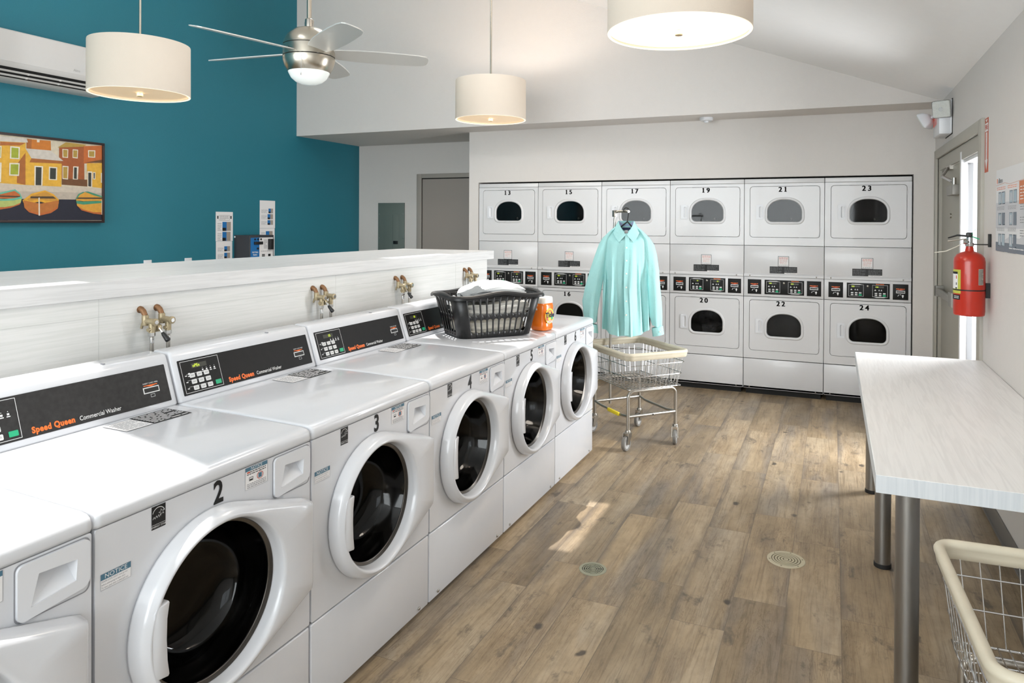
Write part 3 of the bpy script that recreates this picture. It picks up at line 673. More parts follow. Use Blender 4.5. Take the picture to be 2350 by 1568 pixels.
    mb.text('ENERGY STAR', lambda a, b, d: (.001, .161+a, .8235+b), .0062, white_ink); mb.rect(f, .142, .180, .8285, .8292, white_ink, .0004)
    m['energy'] = mb.mesh('energy_label')
    mb = MB(); mb.rect(f, .016, .089, .735, .771, paper, 0); mb.rect(f, .016, .089, .757, .771, sticker_blue, .0003); mb.frame(f, .016, .089, .735, .771, .0006, paper_line, .0004)
    mb.text('NOTICE', lambda a, b, d: (.0012, .0525+a, .7637+b), .0142, white_ink, sx=1.05)
    for i, t in enumerate(('DOOR LOCK LIGHT must go out', 'before attempting to open door.', 'To open, push door in then pull out.')): mb.text(t, lambda a, b, d: (.0012, .018+a, .753-.0065*i+b), .0056, paper_line, align='LEFT', sx=.78)
    m['notice'] = mb.mesh('notice_label')
    mb = MB(); mb.rect(f, .430, .512, .812, .873, paper, 0); mb.rect(f, .430, .512, .862, .873, sticker_blue, .0003); mb.frame(f, .430, .512, .812, .873, .0006, paper_line, .0004)
    mb.text('NOTICE', lambda a, b, d: (.0012, .471+a, .8672+b), .0115, white_ink)
    mb.lines(f, .436, .506, .850, .861, 2, ink, 3, .4, .0005, 6); mb.lines(f, .436, .506, .814, .828, 3, paper_line, 4, .4, .0005, 6)
    mb.rect(f, .436, .446, .8565, .8605, red_ink, .0007); mb.frame(f, .444, .458, .834, .844, .0012, ink, .0005); mb.rect(f, .446, .456, .8355, .8385, ink, .0005); mb.rect(f, .478, .490, .833, .846, sticker_blue, .0005)
    for i in range(16):
        a, b = 2*pi*i/16, 2*pi*(i+1)/16; c = (.484, .8395); mb.add([(.0013, c[0]+.012*cos(a), c[1]+.0105*sin(a)), (.0013, c[0]+.012*cos(b), c[1]+.0105*sin(b)), (.0013, c[0]+.010*cos(b), c[1]+.009*sin(b)), (.0013, c[0]+.010*cos(a), c[1]+.009*sin(a))], [[0, 1, 2, 3]], red_ink)
    m['notice2'] = mb.mesh('detergent_notice_label')
# point on the slanted hood face: a along the row, b up the slope, d outwards
HA = Vector((-.563, 0, .936)); HB = Vector((-.612, 0, 1.083)); HU = (HB-HA).normalized(); HN = Vector((HU.z, 0, -HU.x))
def hp(a, b, d=0): p = HA+HU*b+HN*d; return (p.x, a, p.z)
build_washer_meshes()
WLAB = {1: 'white front-loading washer in the bottom left corner, cut off by the picture edge',
        2: 'white front-loading washer with a large black 2, nearest complete machine',
        3: 'white front-loading washer marked 3, its green display reading open',
        4: 'white front-loading washer marked 4, its display reading 05',
        5: 'white front-loading washer marked 5, under the black laundry basket',
        6: 'white front-loading washer marked 6, last in the row beside the wire cart'}
DISP = {3: ('oPEn', .092), 4: ('   05', .118), 5: ('   08', .118), 6: ('   08', .118), 1: ('oPEn', .092), 2: ('oPEn', .092)}
for n in range(1, 7):
    t = thing('washing_machine', WLAB[n], 'washer', (XF, WY0+WW*(n-2), 0), 0, 'front-loading washers in the row')
    m = meshes
    obj('cabinet', m['cabinet'], t); obj('lower_panel', m['lower_panel'], t); lid = obj('lid', m['lid'], t)
    obj('safety_sticker', m['lid_sticker_dark'], lid, label='black safety sticker'); obj('instruction_sticker', m['lid_sticker_light'], lid, label='white instruction sticker')
    d = obj('door', m['door'], t); obj('door_ring', m['door_ring'], d, label='shiny metal ring'); obj('door_glass', m['door_glass'], d, label='dark tinted glass bowl'); obj('door_handle', m['handle'], d)
    obj('door_gasket', m['gasket'], t, label='black rubber gasket'); obj('drum', m['drum'], t, label='grey steel drum'); obj('detergent_drawer', m['drawer'], t)
    obj('energy_label', m['energy'], t, label='black energy rating label'); obj('notice_label', m['notice'], t, label='small blue and white notice label'); obj('detergent_notice_label', m['notice2'], t, label='blue and white detergent notice label')
    obj('control_hood', m['hood'], t)
    cp = obj('control_panel', m['panel_worn' if n == 2 else 'panel'], t, label='scuffed dark grey control panel' if n == 2 else 'black control panel')
    obj('keypad_frame', m['keypad_frame'], cp); obj('card_slot', m['card_slot'], cp); obj('brand_lettering', m['lettering'], cp, label='orange and white lettering')
    for r in range(3):
        for c in range(3):
            b = obj('button', m['button'], cp); p = hp(.073+.030*c+.003*(2-r), .034+.0225*r); b.location = Vector(p)-Vector(hp(0, 0))
    b = obj('start_button', m['start'], cp, label='green start button'); b.location = Vector(hp(.176, .036))-Vector(hp(0, 0))
    tx, cc = DISP[n]
    mb = MB(); mb.rect(hp, .078, .142, .103, .119, led_off, .0024); mb.text(tx.strip(), lambda a, b, d: hp((.078+.004 if n in (1, 2, 3) else .112)+a, .111+b, .0028), .0155, led, bold=.0002, align='LEFT', sx=.95); obj('display', mb, cp, label='green digital display')
    if n > 1:
        mb = MB(); mb.text(str(n), lambda a, b, d: (.0012, .3385+a, .839+b), .082, ink, bold=.0022, sx=.80); obj('number_sticker', mb, t, label='black number %d' % n)

# water valves and hoses on the partition, one pair behind each gap
VX = -2.292
def valve(y, label, full=True):
    t = thing('water_valve', label, 'valve', (VX, y, 1.244*.22), 0, 'brass valve pairs on the partition'); t.scale = (.78, .78, .78)
    for dy in (-.043, .043):
        e = MB(); e.tube([(0, dy, 1.236), (.008, dy, 1.235), (.020, dy+.002, 1.225), (.030, dy+.004, 1.205)], [.0130, .0130, .0125, .0115], copper, 14); e.lathe([(.016, 0), (.016, .003), (.012, .003)], copper, (.0, dy, 1.232), 'X', 16)
        obj('copper_elbow', e, t)
        b = MB(); x = .030; yy = dy+.004
        b.lathe([(.0125, 1.208), (.0150, 1.204), (.0150, 1.165), (.0135, 1.16)], brass, (x, yy, 0), 'Z', 16, cap0=True, cap1=True)
        b.cyl((x, yy, 1.182), (x+.052, yy+.012, 1.176), .0145, brass, 16); b.lathe([(.0175, .0), (.0175, .010), (.013, .012), (.0005, .012)], brass, (x+.046, yy+.011, 1.176), 'X', 18, cap0=True)
        b.cyl((x+.050, yy+.011, 1.176), (x+.0605, yy+.011, 1.176), .0095, chrome, 14)
        b.cyl((x+.032, yy+.008, 1.176), (x+.032, yy+.008, 1.128), .0135, brass, 16); b.cyl((x-.012, yy-.004, 1.17), (x-.02, yy-.004, 1.146), .006, brass, 10)
        b.tube([(x+.032, yy+.008, 1.145), (x+.034, yy-.014, 1.143)], .009, brass, 12)
        obj('valve_body', b, t)
        h = MB(); h.lathe([(.0135, 1.130), (.0160, 1.126), (.0160, 1.112), (.012, 1.110)], chrome, (x+.032, yy+.008, 0), 'Z', 6, smooth=False, cap0=True, cap1=True)
        h.tube([(x+.032, yy+.008, 1.112), (x+.032, yy+.008, 1.09), (x+.028, yy+.012, 1.0), (x+.02, yy+.012, .80)], [.0088, .0088, .0082, .008], steel, 14)
        for k in range(6): h.lathe([(.0092, 1.104-.004*k), (.0098, 1.102-.004*k), (.0092, 1.100-.004*k)], chrome, (x+.032, yy+.008, 0), 'Z', 14)
        obj('braided_hose', h, t, label='ribbed grey supply hose')
    l = MB(); l.box((.055, -.018, 1.128), (.060, .022, 1.160), brass, .003); l.box((.062, -.004, 1.134), (.066, .020, 1.158), brass, .003); l.tube([(.066, .004, 1.145), (.082, .010, 1.122)], .0035, chrome, 8); obj('lever_arm', l, t)
    l2 = MB(); l2.tube([(.080, .009, 1.125), (.086, .0115, 1.116), (.106, .018, 1.090), (.109, .019, 1.086)], [.006, .0095, .0125, .009], black_pl, 12); obj('lever_grip', l2, t, label='black lever grip')
valve(1.808, 'brass and copper water valve pair left of the hood marked open, nearest one')
valve(2.712, 'brass and copper water valve pair above the display reading 05')
valve(3.397, 'brass and copper water valve pair just left of the laundry basket')
valve(4.203, 'brass and copper water valve pair behind the laundry basket, farthest one')

# ================================================================== STACKED DRYERS
# local: x right along the front, y into the wall, z up; front face at y = 0
def ff(dy): return lambda a, b, d=0: (a, dy-d, b)
def arch(cx, z0, z1, hw, rb, n=16):
    zm = z0+.44*(z1-z0); pts = [(cx-hw, zm)]
    for i in range(5): t = radians(180+90*i/4); pts.append((cx-hw+rb+rb*cos(t), z0+rb+rb*sin(t)))
    for i in range(5): t = radians(270+90*i/4); pts.append((cx+hw-rb+rb*cos(t), z0+rb+rb*sin(t)))
    for i in range(2*n): 
        t = pi*i/(2*n); c_, s_ = cos(t), sin(t); pts.append((cx+hw*(abs(c_)**.86)*(1 if c_ > 0 else -1), zm+(z1-zm)*s_**.95))
    return pts
DG = .0022
def build_dryer_meshes():
    m = meshes; L, R = DG, DXW-DG
    mb = MB(); mb.box((L+.003, .012, .05), (R-.003, .62, 1.958), enamel_d); m['d_body'] = mb.mesh('cabinet')
    mb = MB(); mb.box((L+.02, .03, 0), (R-.02, .60, .05), shadow_gap); m['d_base'] = mb.mesh('base')
    mb = MB(); mb.box((L, 0, 1.920), (R, .02, 1.9600), enamel_d, .003); m['d_top'] = mb.mesh('top_trim')
    def doorpanel(z0, z1, dz0, dz1, key, wz0, wz1):
        mb = MB(); o = rrect(L, R, z0, z1, .003, 2); h = rrect(.050, .646, dz0, dz1, .028, 6)
        mb.fill(o, [h], ff(0), enamel_d); mb.loft([[(a, 0, b) for a, b in o], [(a, .012, b) for a, b in o]], enamel_d, smooth=False); mb.loft([[(a, 0, b) for a, b in h], [(a, .012, b) for a, b in h]], shadow_gap, smooth=False)
        m[key+'panel'] = mb.mesh('front_panel')
        mb = MB(); cz = (wz0+wz1)/2; o = rrect(.0535, .6425, dz0+.0035, dz1-.0035, .025, 6); w = arch(.3495, wz0-.004, wz1+.004, .150, .045)
        mb.fill(o, [w], ff(-.004), enamel_d); mb.loft([[(a, -.004, b) for a, b in o], [(a, .010, b) for a, b in o]], enamel_d, smooth=False)
        for z in (dz1-.07, dz0+.07): mb.box((.6445, -.005, z-.018), (.6505, .004, z+.018), enamel_d, .001)
        m[key+'door'] = mb.mesh('door')
        mb = MB(); A = lambda g, y: [(a, y, b) for a, b in arch(.3495, wz0-g, wz1+g, .1455+g, .038+g*.8)]
        mb.loft([A(.024, -.0042), A(.020, -.009), A(.010, -.011), A(.002, -.008), A(0, -.002), A(0, .012)], enamel_d); m[key+'frame'] = mb.mesh('window_frame')
        mb = MB(); mb.add([(a, .006, b) for a, b in arch(.3495, wz0-.001, wz1+.001, .1465, .038)], [list(range(42+1-1+0))[:len(arch(.3495, 0, 1, .1, .03))]], dryer_glass); m[key+'glass'] = mb.mesh('window_glass')
        mb = MB(); hz = (wz0+wz1)/2-.012
        mb.fill(rrect(.107, .168, hz-.064, hz+.064, .006, 3), [rrect(.132, .160, hz-.050, hz+.050, .010, 4)], ff(-.014), plastic_w)
        o = rrect(.107, .168, hz-.064, hz+.064, .006, 3); mb.loft([[(a, -.014, b) for a, b in o], [(a-.001, -.004, b) for a, b in o]], plastic_w, smooth=False)
        q = rrect(.132, .160, hz-.050, hz+.050, .010, 4); mb.loft([[(a, -.014, b) for a, b in q], [(a*.5+.155*.5, -.001, b) for a, b in q]], plastic_w, cap1=True, smooth=False)
        m[key+'handle'] = mb.mesh('handle')
        mb = MB(); mb.lathe([(.19, .03), (.27, .05), (.27, .55), (.05, .58), (.0005, .58)], drum_m, (.3495, 0, cz), 'Y', 40); m[key+'drum'] = mb.mesh('drum')
        mb = MB(); mb.lathe([(.014, -.002), (.012, -.008), (.0005, -.009)], steel, (.3495+.055, .10, wz0+.025), 'Y', 12); m[key+'stud'] = mb.mesh('drum_stud')
    doorpanel(1.358, 1.918, 1.429, 1.893, 'u', 1.572, 1.770); doorpanel(.328, .888, .400, .862, 'l', .536, .740)
    # the front skins of the body need openings behind the windows, so the body is a shell
    mb = MB(); mb.box((L+.002, .012, .05), (L+.006, .62, 1.958), enamel_d); mb.box((R-.006, .012, .05), (R-.002, .62, 1.958), enamel_d); mb.box((L+.006, .60, .05), (R-.006, .62, 1.958), enamel_d); mb.box((L+.006, .013, 1.940), (R-.006, .60, 1.958), enamel_d); mb.box((L+.006, .013, 1.07), (R-.006, .60, 1.09), shadow_gap); m['d_body'] = mb.mesh('cabinet')
    mb = MB(); mb.box((L, 0, 1.102), (R, .012, 1.354), enamel_d, .002); mb.prism([(L, 0, 1.102), (L, -.010, 1.088), (L, -.010, 1.074), (L, .0, 1.072), (L, .01, 1.102)], (R-L, 0, 0), enamel_d)
    for x in (.055, .62): mb.cyl((x, -.008, 1.083), (x, -.013, 1.083), .006, steel, 12)
    m['d_mid'] = mb.mesh('middle_panel')
    mb = MB(); mb.box((L, 0, .892), (R, .012, 1.071), enamel_d, .002); m['d_strip'] = mb.mesh('control_strip')
    mb = MB(); mb.box((L, 0, .052), (R, .014, .322), enamel_d, .004)
    for x in (.055, .62): mb.cyl((x, 0, .064), (x, -.004, .064), .006, steel, 12)
    mb.box((L, .0, .051), (R, .012, .075), enamel_d, .004); m['d_kick'] = mb.mesh('lower_panel')
    f = ff(-.0008)
    mb = MB(); mb.rect(f, .297, .390, 1.167, 1.262, ink, 0); mb.rect(f, .3005, .3865, 1.1705, 1.2585, paper, .0003); mb.lines(f, .306, .381, 1.232, 1.254, 2, red_ink, 3, .35, .0006, 3); mb.lines(f, .312, .375, 1.192, 1.230, 5, red_ink, 6, .22, .0006, 3); mb.lines(f, .306, .381, 1.174, 1.186, 2, paper_line, 8, .4, .0006, 3)
    m['d_stk1'] = mb.mesh('warning_sticker')
    mb = MB(); mb.rect(f, .226, .460, 1.106, 1.168, ink, .0002); mb.rect(f, .352, .460, 1.104, 1.114, paper, .0004); mb.lines(f, .230, .33, 1.110, 1.162, 7, paper_line, 5, .22, .0005, 4); mb.lines(f, .352, .455, 1.118, 1.162, 6, paper_line, 7, .22, .0005, 4); mb.lines(f, .37, .445, 1.106, 1.112, 1, paper_line, 2, .4, .0007, 4)
    m['d_stk2'] = mb.mesh('instruction_sticker')
    f = ff(-.0012)
    mb = MB(); mb.box((-.059, -.0015, -.0665), (.059, .002, .0665), panel_blk, .001)
    mb.rect(lambda a, b, d=0: (a, -.0018-d, b), -.034, .034, .006, .012, white_ink, 0); mb.rect(lambda a, b, d=0: (a, -.0018-d, b), -.034, .034, -.010, -.004, white_ink, 0); mb.rect(lambda a, b, d=0: (a, -.0018-d, b), -.034, -.031, -.010, .012, white_ink, 0); mb.rect(lambda a, b, d=0: (a, -.0018-d, b), .031, .034, -.010, .012, white_ink, 0); 
    g = lambda a, b, d=0: (a, -.0018-d, b)
    mb.lines(g, -.034, .034, .022, .030, 1, orange_ink, 2, .7, 0, 3); mb.add([g(-.028, .021), g(.028, .021), g(0, .0135)], [[0, 1, 2]], red_ink)
    mb.fill(circ(.017, -.031, .008, 14), [], lambda a, b: g(a, b), white_ink); mb.rect(g, .013, .021, -.048, -.034, white_ink, 0); mb.rect(g, -.006, .004, -.024, -.020, white_ink, 0); mb.add([g(-.024, -.036), g(-.018, -.036), g(-.010, -.022), g(-.014, -.021)], [[0, 1, 2, 3]], white_ink)
    m['d_coin'] = mb.mesh('card_reader')
    mb = MB(); mb.box((.183, -.0027, .915), (.519, .002, 1.046), panel_blk, .001)
    g = ff(-.0031)
    for a0, up in ((.198, 1), (.385, 0)):
        a1 = a0+.118; pts = [(a0, .928), (a1, .928), (a1, 1.030), (a0, 1.030)]
        mb.frame(g, a0, a1, .930, 1.032, .0018, white_ink, 0)
        if up: mb.add([g(a0+.01, 1.032), g(a1-.01, 1.032), g(a1-.03, 1.037), g(a0+.03, 1.037)], [[0, 1, 2, 3]], white_ink)
        else: mb.add([g(a0+.01, .930), g(a1-.01, .930), g(a1-.03, .924), g(a0+.03, .924)], [[0, 1, 2, 3]], white_ink); mb.text('Speed Queen', lambda a, b, d: (.444+a, -.0034, 1.039+b), .0115, orange_ink, bold=.0004)
        for k, w in ((.022, .008), (.052, .006), (.070, .006)): mb.add([g(a0+k-w, .983), g(a0+k+w, .983), g(a0+k, .996)], [[0, 1, 2]], white_ink)
        mb.rect(g, a0+.02, a0+.088, 1.008, 1.022, led_off, 0)
    mb.lathe([(.0095, 0), (.0085, -.002), (.0005, -.002)], steel, (.349, -.0027, 1.020), 'Y', 16); m['d_panel'] = mb.mesh('control_panel')
    mb = MB(); mb.box((-.010, -.0045, -.0055), (.010, -.003, .0055), btn_w, .0012); m['d_btn'] = mb.mesh('button')
    mb = MB(); mb.box((-.012, -.0045, -.007), (.012, -.003, .007), green_btn, .0012); m['d_gbtn'] = mb.mesh('start_button')
build_dryer_meshes()
DL = {0: 'stacked white dryers marked 13, leftmost, half behind the laundry basket', 1: 'stacked white dryers marked 15 and 16, left of the mint shirt', 2: 'stacked white dryers marked 17, behind the hanging mint shirt',
      3: 'stacked white dryers marked 19 and 20, dark clothes in the lower drum', 4: 'stacked white dryers marked 21 and 22', 5: 'stacked white dryers marked 23 and 24, rightmost beside the exit door'}
DISPS = {0: ('200', '21'), 1: ('220', '200'), 2: ('200', '200'), 3: ('10', '02'), 4: ('100', '200'), 5: ('200', '100')}
for i in range(6):
    t = thing('stacked_dryer', DL[i], 'dryer', (DX0+i*DXW, YD, 0), 0, 'stacked dryers along the back wall'); m = meshes
    obj('cabinet', m['d_body'], t); obj('base', m['d_base'], t); obj('top_trim', m['d_top'], t)
    for k, z0 in (('u', 0), ('l', 0)):
        obj('front_panel', m[k+'panel'], t); d = obj('door', m[k+'door'], t); obj('window_frame', m[k+'frame'], d); obj('window_glass', m[k+'glass'], d, label='dark window glass'); obj('handle', m[k+'handle'], d); dr = obj('drum', m[k+'drum'], t, label='dark steel drum')
        if k == 'u': obj('drum_stud', m[k+'stud'], dr)
        num = 13+2*i+(0 if k == 'u' else 1); s = str(num); cz = 1.861 if k == 'u' else .831
        mb = MB(); mb.digits(s, lambda a, b: (a, -.0048, b), .335 if k == 'u' else .323, cz, .062, .044, ink, .0024, sx=1.0)
        obj('number_sticker', mb, d, label='black number %d' % num)
    mp = obj('middle_panel', m['d_mid'], t); obj('warning_sticker', m['d_stk1'], mp, label='white and red warning sticker'); obj('instruction_sticker', m['d_stk2'], mp, label='black instruction sticker')
    st = obj('control_strip', m['d_strip'], t)
    for x in (.095, .601): o = obj('card_reader', m['d_coin'], t, label='black card reader'); o.location = (x, 0, .980)
    cp = obj('control_panel', m['d_panel'], t, label='black control panel with white outlines')
    for j, a0 in enumerate((.198, .385)):
        for r in range(2):
            for c in range(2): b = obj('button', m['d_btn'], cp); b.location = (a0+.028+.032*c, 0, .944+.0165*r)
        b = obj('button', m['d_btn'], cp); b.location = (a0+.092, 0, .9605); b = obj('start_button', m['d_gbtn'], cp, label='green start button'); b.location = (a0+.092, 0, .943)
        mb = MB(); tx = DISPS[i][j]; mb.text(tx, lambda a, b, d: ((a0+(.022 if len(tx) == 3 else .056)+a), -.0034, 1.015+b), .0165, led, bold=.0003, align='LEFT', sx=1.0); obj('display', mb, cp, label='green digital display')
    obj('lower_panel', m['d_kick'], t)
# dark clothes lying in the lower drum of the fourth stack
mb = MB(); rg = random.Random(5); rings = []
for j in range(9):
    t = j/8; r = .14*sin(pi*min(max(t, .02), .98))**.6; rings.append([(r*1.0*cos(a)*(1+.18*sin(3*a+j*1.3)+rg.uniform(-.08, .08)), .075-.10*t*0+r*.8*sin(a)*.5+.03*sin(5*a+j), -.0+.17*t+.012*sin(4*a+j*2)) for a in [2*pi*k/20 for k in range(20)]])
mb.loft(rings, dark_cloth, True, True, True)
o = obj('clothes', mb, None, (DX0+3*DXW+.35, YD+.13, .545)); tag(o, 'dark clothes crumpled behind the window of dryer 20', 'clothes')

# ================================================================== FOLDING TABLE
t = thing('folding_table', 'long white laminate folding table with silver legs along the door wall', 'table', (.45, 3.48, 0))
mb = MB(); mb.box((.1265-.45, 2.3705-3.48, .737), (XR-.45-.002, 4.603-3.48, .791), lam_table, .0015, 1, False); top = obj('tabletop', mb, t)
mb = MB(); mb.box((.1265-.45, 2.3695-3.48, .7372), (XR-.45-.002, 2.3703-3.48, .7900), lam_edge); mb.box((.1257-.45, 2.3703-3.48, .7372), (.1264-.45, 4.603-3.48, .790), lam_edge); obj('edge_band', mb, top)
for y in (2.435, 3.545, 4.50):
    for x in (.218,):
        mb = MB(); mb.cyl((x-.45, y-3.48, .018), (x-.45, y-3.48, .737), .034, legm, 32); lg = obj('leg', mb, t)
        mb = MB(); mb.lathe([(.036, 0), (.0365, .004), (.0365, .018), (.033, .020)], rubber, (x-.45, y-3.48, 0), 'Z', 32, cap0=True, cap1=True); obj('foot', mb, lg, label='black rubber foot')
mb = MB(); mb.box((XR-.45-.035, 2.45-3.48, .69), (XR-.45-.004, 4.5-3.48, .737), lam_edge); obj('wall_cleat', mb, t)

# ================================================================== WIRE CARTS
def rr_ring(hx, hy, r, z, n=6):
    pts = []
    for cx, cy, st in ((hx-r, hy-r, 0), (-hx+r, hy-r, 90), (-hx+r, -hy+r, 180), (hx-r, -hy+r, 270)):
        for i in range(n+1): a = radians(st+90*i/n); pts.append((cx+r*cos(a), cy+r*sin(a), z))
    return pts
def cart(label, loc, rz, wheels, pole=True):
    """local x = short side, local y = long side"""
    t = thing('laundry_cart', label, 'laundry cart', loc, rz, None)
    RX, RY, BX, BY, ZR, ZB = .245, .312, .215, .265, .655, .415
    mb = MB(); path = rr_ring(RX, RY, .045, ZR)
    n = 12; rings = []
    for i, p in enumerate(path):
        P = Vector(p); a = Vector(path[i-1]); b = Vector(path[(i+1) % len(path)]); tt = (b-a).normalized(); nn = Vector((tt.y, -tt.x, 0))
        sec = [(.001+.0145*cos(radians(q_)), .0035+.0145*sin(radians(q_))) for q_ in range(-40, 221, 20)]+[(-.0105, -.016), (-.009, -.028), (-.004, -.034), (.003, -.034), (.008, -.028), (.0105, -.014)]
        rings.append([P+nn*s_[0]+Vector((0, 0, s_[1])) for s_ in sec])
    rings.append(rings[0]); mb.loft(rings, cream); obj('bumper_rim', mb, t, label='cream vinyl rim')
    bk = MB()
    def side(u, f):  # f 0 bottom .. 1 top
        return None
    # horizontal wires
    for f in (0, .36, .70):
        hx, hy = BX+(RX-BX)*f, BY+(RY-BY)*f; bk.tube(rr_ring(hx, hy, .035, ZB+(ZR-ZB)*f), .0026, chrome, 6, closed=True)
    nx, ny = 9, 12
    for i in range(nx):
        k = -1+2*(i+.5)/nx
        for s in (-1, 1): bk.tube([(k*(BX-.02), s*BY, ZB), (k*(RX-.03), s*RY, ZR)], .0018, chrome, 5)
    for i in range(ny):
        k = -1+2*(i+.5)/ny
        for s in (-1, 1): bk.tube([(s*BX, k*(BY-.02), ZB), (s*RX, k*(RY-.03), ZR)], .0018, chrome, 5)
    obj('wire_basket', bk, t, label='chrome wire basket')
    fl = MB()
    for i in range(13): k = -1+2*i/12; fl.tube([(-BX, k*BY, ZB-.002), (BX, k*BY, ZB-.002)], .0024, chrome, 5)
    for i in range(17): k = -1+2*i/16; fl.tube([(k*BX, -BY, ZB+.002), (k*BX, BY, ZB+.002)], .0024, chrome, 5)
    obj('basket_floor', fl, t, label='chrome mesh floor')
    LX, LY = .195, .235
    fm_ = MB()
    for s in (-1, 1):
        y = s*LY; z1, r = ZB-.018, .045; pts = [(-LX, y, .135), (-LX, y, z1-r)]
        for i in range(1, 6): a = radians(180-90*i/6); pts.append((-LX+r+r*cos(a), y, z1-r+r*sin(a)))
        pts.append((-LX+r, y, z1)); pts.append((LX-r, y, z1))
        for i in range(1, 6): a = radians(90-90*i/6); pts.append((LX-r+r*cos(a), y, z1-r+r*sin(a)))
        pts += [(LX, y, z1-r), (LX, y, .135)]
        fm_.tube(pts, .0115, steel, 12); fm_.tube([(-LX, y, .225), (LX, y, .225)], .0105, steel, 10)
    for s in (-1, 1):
        fm_.tube([(s*LX, -LY, .228), (s*LX*.97, -LY*.6, .216), (s*LX*.97, LY*.6, .216), (s*LX, LY, .228)], .0095, steel, 10)
        fm_.tube([(s*LX*.8, -LY, ZB-.012), (s*LX*.8, LY, ZB-.012)], .006, steel, 8)
    for s in (-1, 1): fm_.cyl((0, -LY-.012, .225), (0, -LY-.0115+.001, .225), .006, shadow_gap, 8)
    obj('frame', fm_, t, label='chrome tube frame')
    if pole:
        mb = MB(); mb.box((-LX-.012, -.12, .205), (-LX+.004, .03, .228), yellow_l, .002); obj('yellow_label', mb, t, label='yellow sticker on the frame')
    for (sx, sy, ang) in wheels:
        w = MB(); c0 = Vector((sx*LX, sy*LY, 0)); dr = Vector((cos(ang), sin(ang), 0)); pr = Vector((-dr.y, dr.x, 0)); wc = c0+dr*.028+Vector((0, 0, .050))
        f1 = MB(); f1.lathe([(.017, .135), (.019, .130), (.019, .122), (.012, .118)], steel, tuple(c0), 'Z', 16, cap0=True, cap1=True)
        for s in (-1, 1):
            a = c0+pr*s*.019; q = [a+dr*(-.014)+Vector((0, 0, .120)), a+dr*.030+Vector((0, 0, .120)), a+dr*.040+Vector((0, 0, .048)), a+dr*.018+Vector((0, 0, .042)), a+dr*(-.012)+Vector((0, 0, .095))]
            f1.prism(q, pr*.003*s, steel)
        q = [c0+pr*-.019+dr*(-.014), c0+pr*.019+dr*(-.014), c0+pr*.019+dr*.030, c0+pr*-.019+dr*.030]; f1.prism([p+Vector((0, 0, .118)) for p in q], (0, 0, .004), steel)
        f1.cyl(wc-pr*.024, wc+pr*.024, .005, steel, 8)
        cs = obj('caster', f1, t)
        def ring(rad, off): return [tuple(wc+pr*off+dr*cos(2*pi*k/28)*rad+Vector((0, 0, sin(2*pi*k/28)*rad))) for k in range(28)]
        w.loft([ring(.034, -.013), ring(.046, -.013), ring(.050, -.008), ring(.050, .008), ring(.046, .013), ring(.034, .013), ring(.034, -.013)], rubber_g)
        w.loft([ring(.001, -.009), ring(.026, -.009), ring(.034, -.011), ring(.034, .011), ring(.026, .009), ring(.001, .009)], mat('wheel_hub', '#a9a8a6', .4)); obj('wheel', w, cs, label='grey rubber wheel')
    return t
CA = radians(47)
c1 = cart('chrome wire laundry cart under the hanging mint shirt', (-1.325, 4.975, 0), CA, [(-1, -1, radians(210)), (1, -1, radians(230)), (-1, 1, radians(200)), (1, 1, radians(215))])
c2 = cart('chrome wire laundry cart in front of the folding table, cut off at the corner', (.535, 1.955, 0), radians(2.7), [(-1, -1, radians(250)), (1, -1, radians(230)), (-1, 1, radians(240)), (1, 1, radians(215))], False)
# hanging rack pole on the far end of the first cart (a part of it)
mb = MB(); pole = [(-.055, .250, .19), (-.05, .262, .62), (-.030, .268, 1.2), (-.014, .268, 1.58), (-.010, .262, 1.630), (-.0, .24, 1.641), (.01, .20, 1.641), (.019, .12, 1.640)]
mb.tube(pole, .0095, steel, 12); mb.box((-.03, .255, 1.60), (.002, .28, 1.65), steel, .003)
obj('hanging_rack', mb, c1, label='bent chrome hanging pole')

# hanger and shirt, in a frame facing the camera side; local x right, z up, y away
HPX = c1.location+Matrix.Rotation(CA, 3, 'Z') @ Vector((.019, .154, 1.652))
SR = radians(16)
HZ = HPX.z-.0
th_ = thing('clothes_hanger', 'black plastic hanger hooked over the cart pole inside the mint shirt', 'hanger', (HPX.x, HPX.y, 0), SR)
mb = MB(); hk = [(.004+.0*k, 0, 0) for k in range(0)]
for i in range(13): a = radians(200-240*i/12); hk.append((.0+.022*cos(a), 0, HZ-.008+.022*sin(a)))
hk += [(.014, 0, HZ-.05), (.008, 0, HZ-.085)]
mb.tube(hk, .004, black_pl, 8); mb.tube([(-.165, 0, HZ-.210), (-.12, 0, HZ-.172), (-.05, 0, HZ-.135), (.008, 0, HZ-.088), (.05, 0, HZ-.135), (.12, 0, HZ-.172), (.165, 0, HZ-.210)], .0062, black_pl, 8); mb.tube([(-.165, 0, HZ-.210), (.165, 0, HZ-.210)], .005, black_pl, 8)
obj('hanger_body', mb, th_)
sh = thing('dress_shirt', 'mint green long-sleeved button-up shirt hanging over the wire cart', 'shirt', (HPX.x, HPX.y, 0), SR)
ZN = HZ-.120; N_ = 96
def torso(z):
    f = (ZN-z)                             # distance below the neck
    if f < .085: w = .070+(.168-.070)*(f/.085)**.8
    else: w = .168-.004*min(1, (f-.085)/.25)+.012*max(0, (f-.4)/.4)
    d = .028+.045*min(1, f/.12)+.02*min(1, f/.6)
    return w, d
rings = []
zs = [0, .008, .02, .035, .05, .065, .078, .09, .11]+[.11+.69*i/34 for i in range(1, 35)]
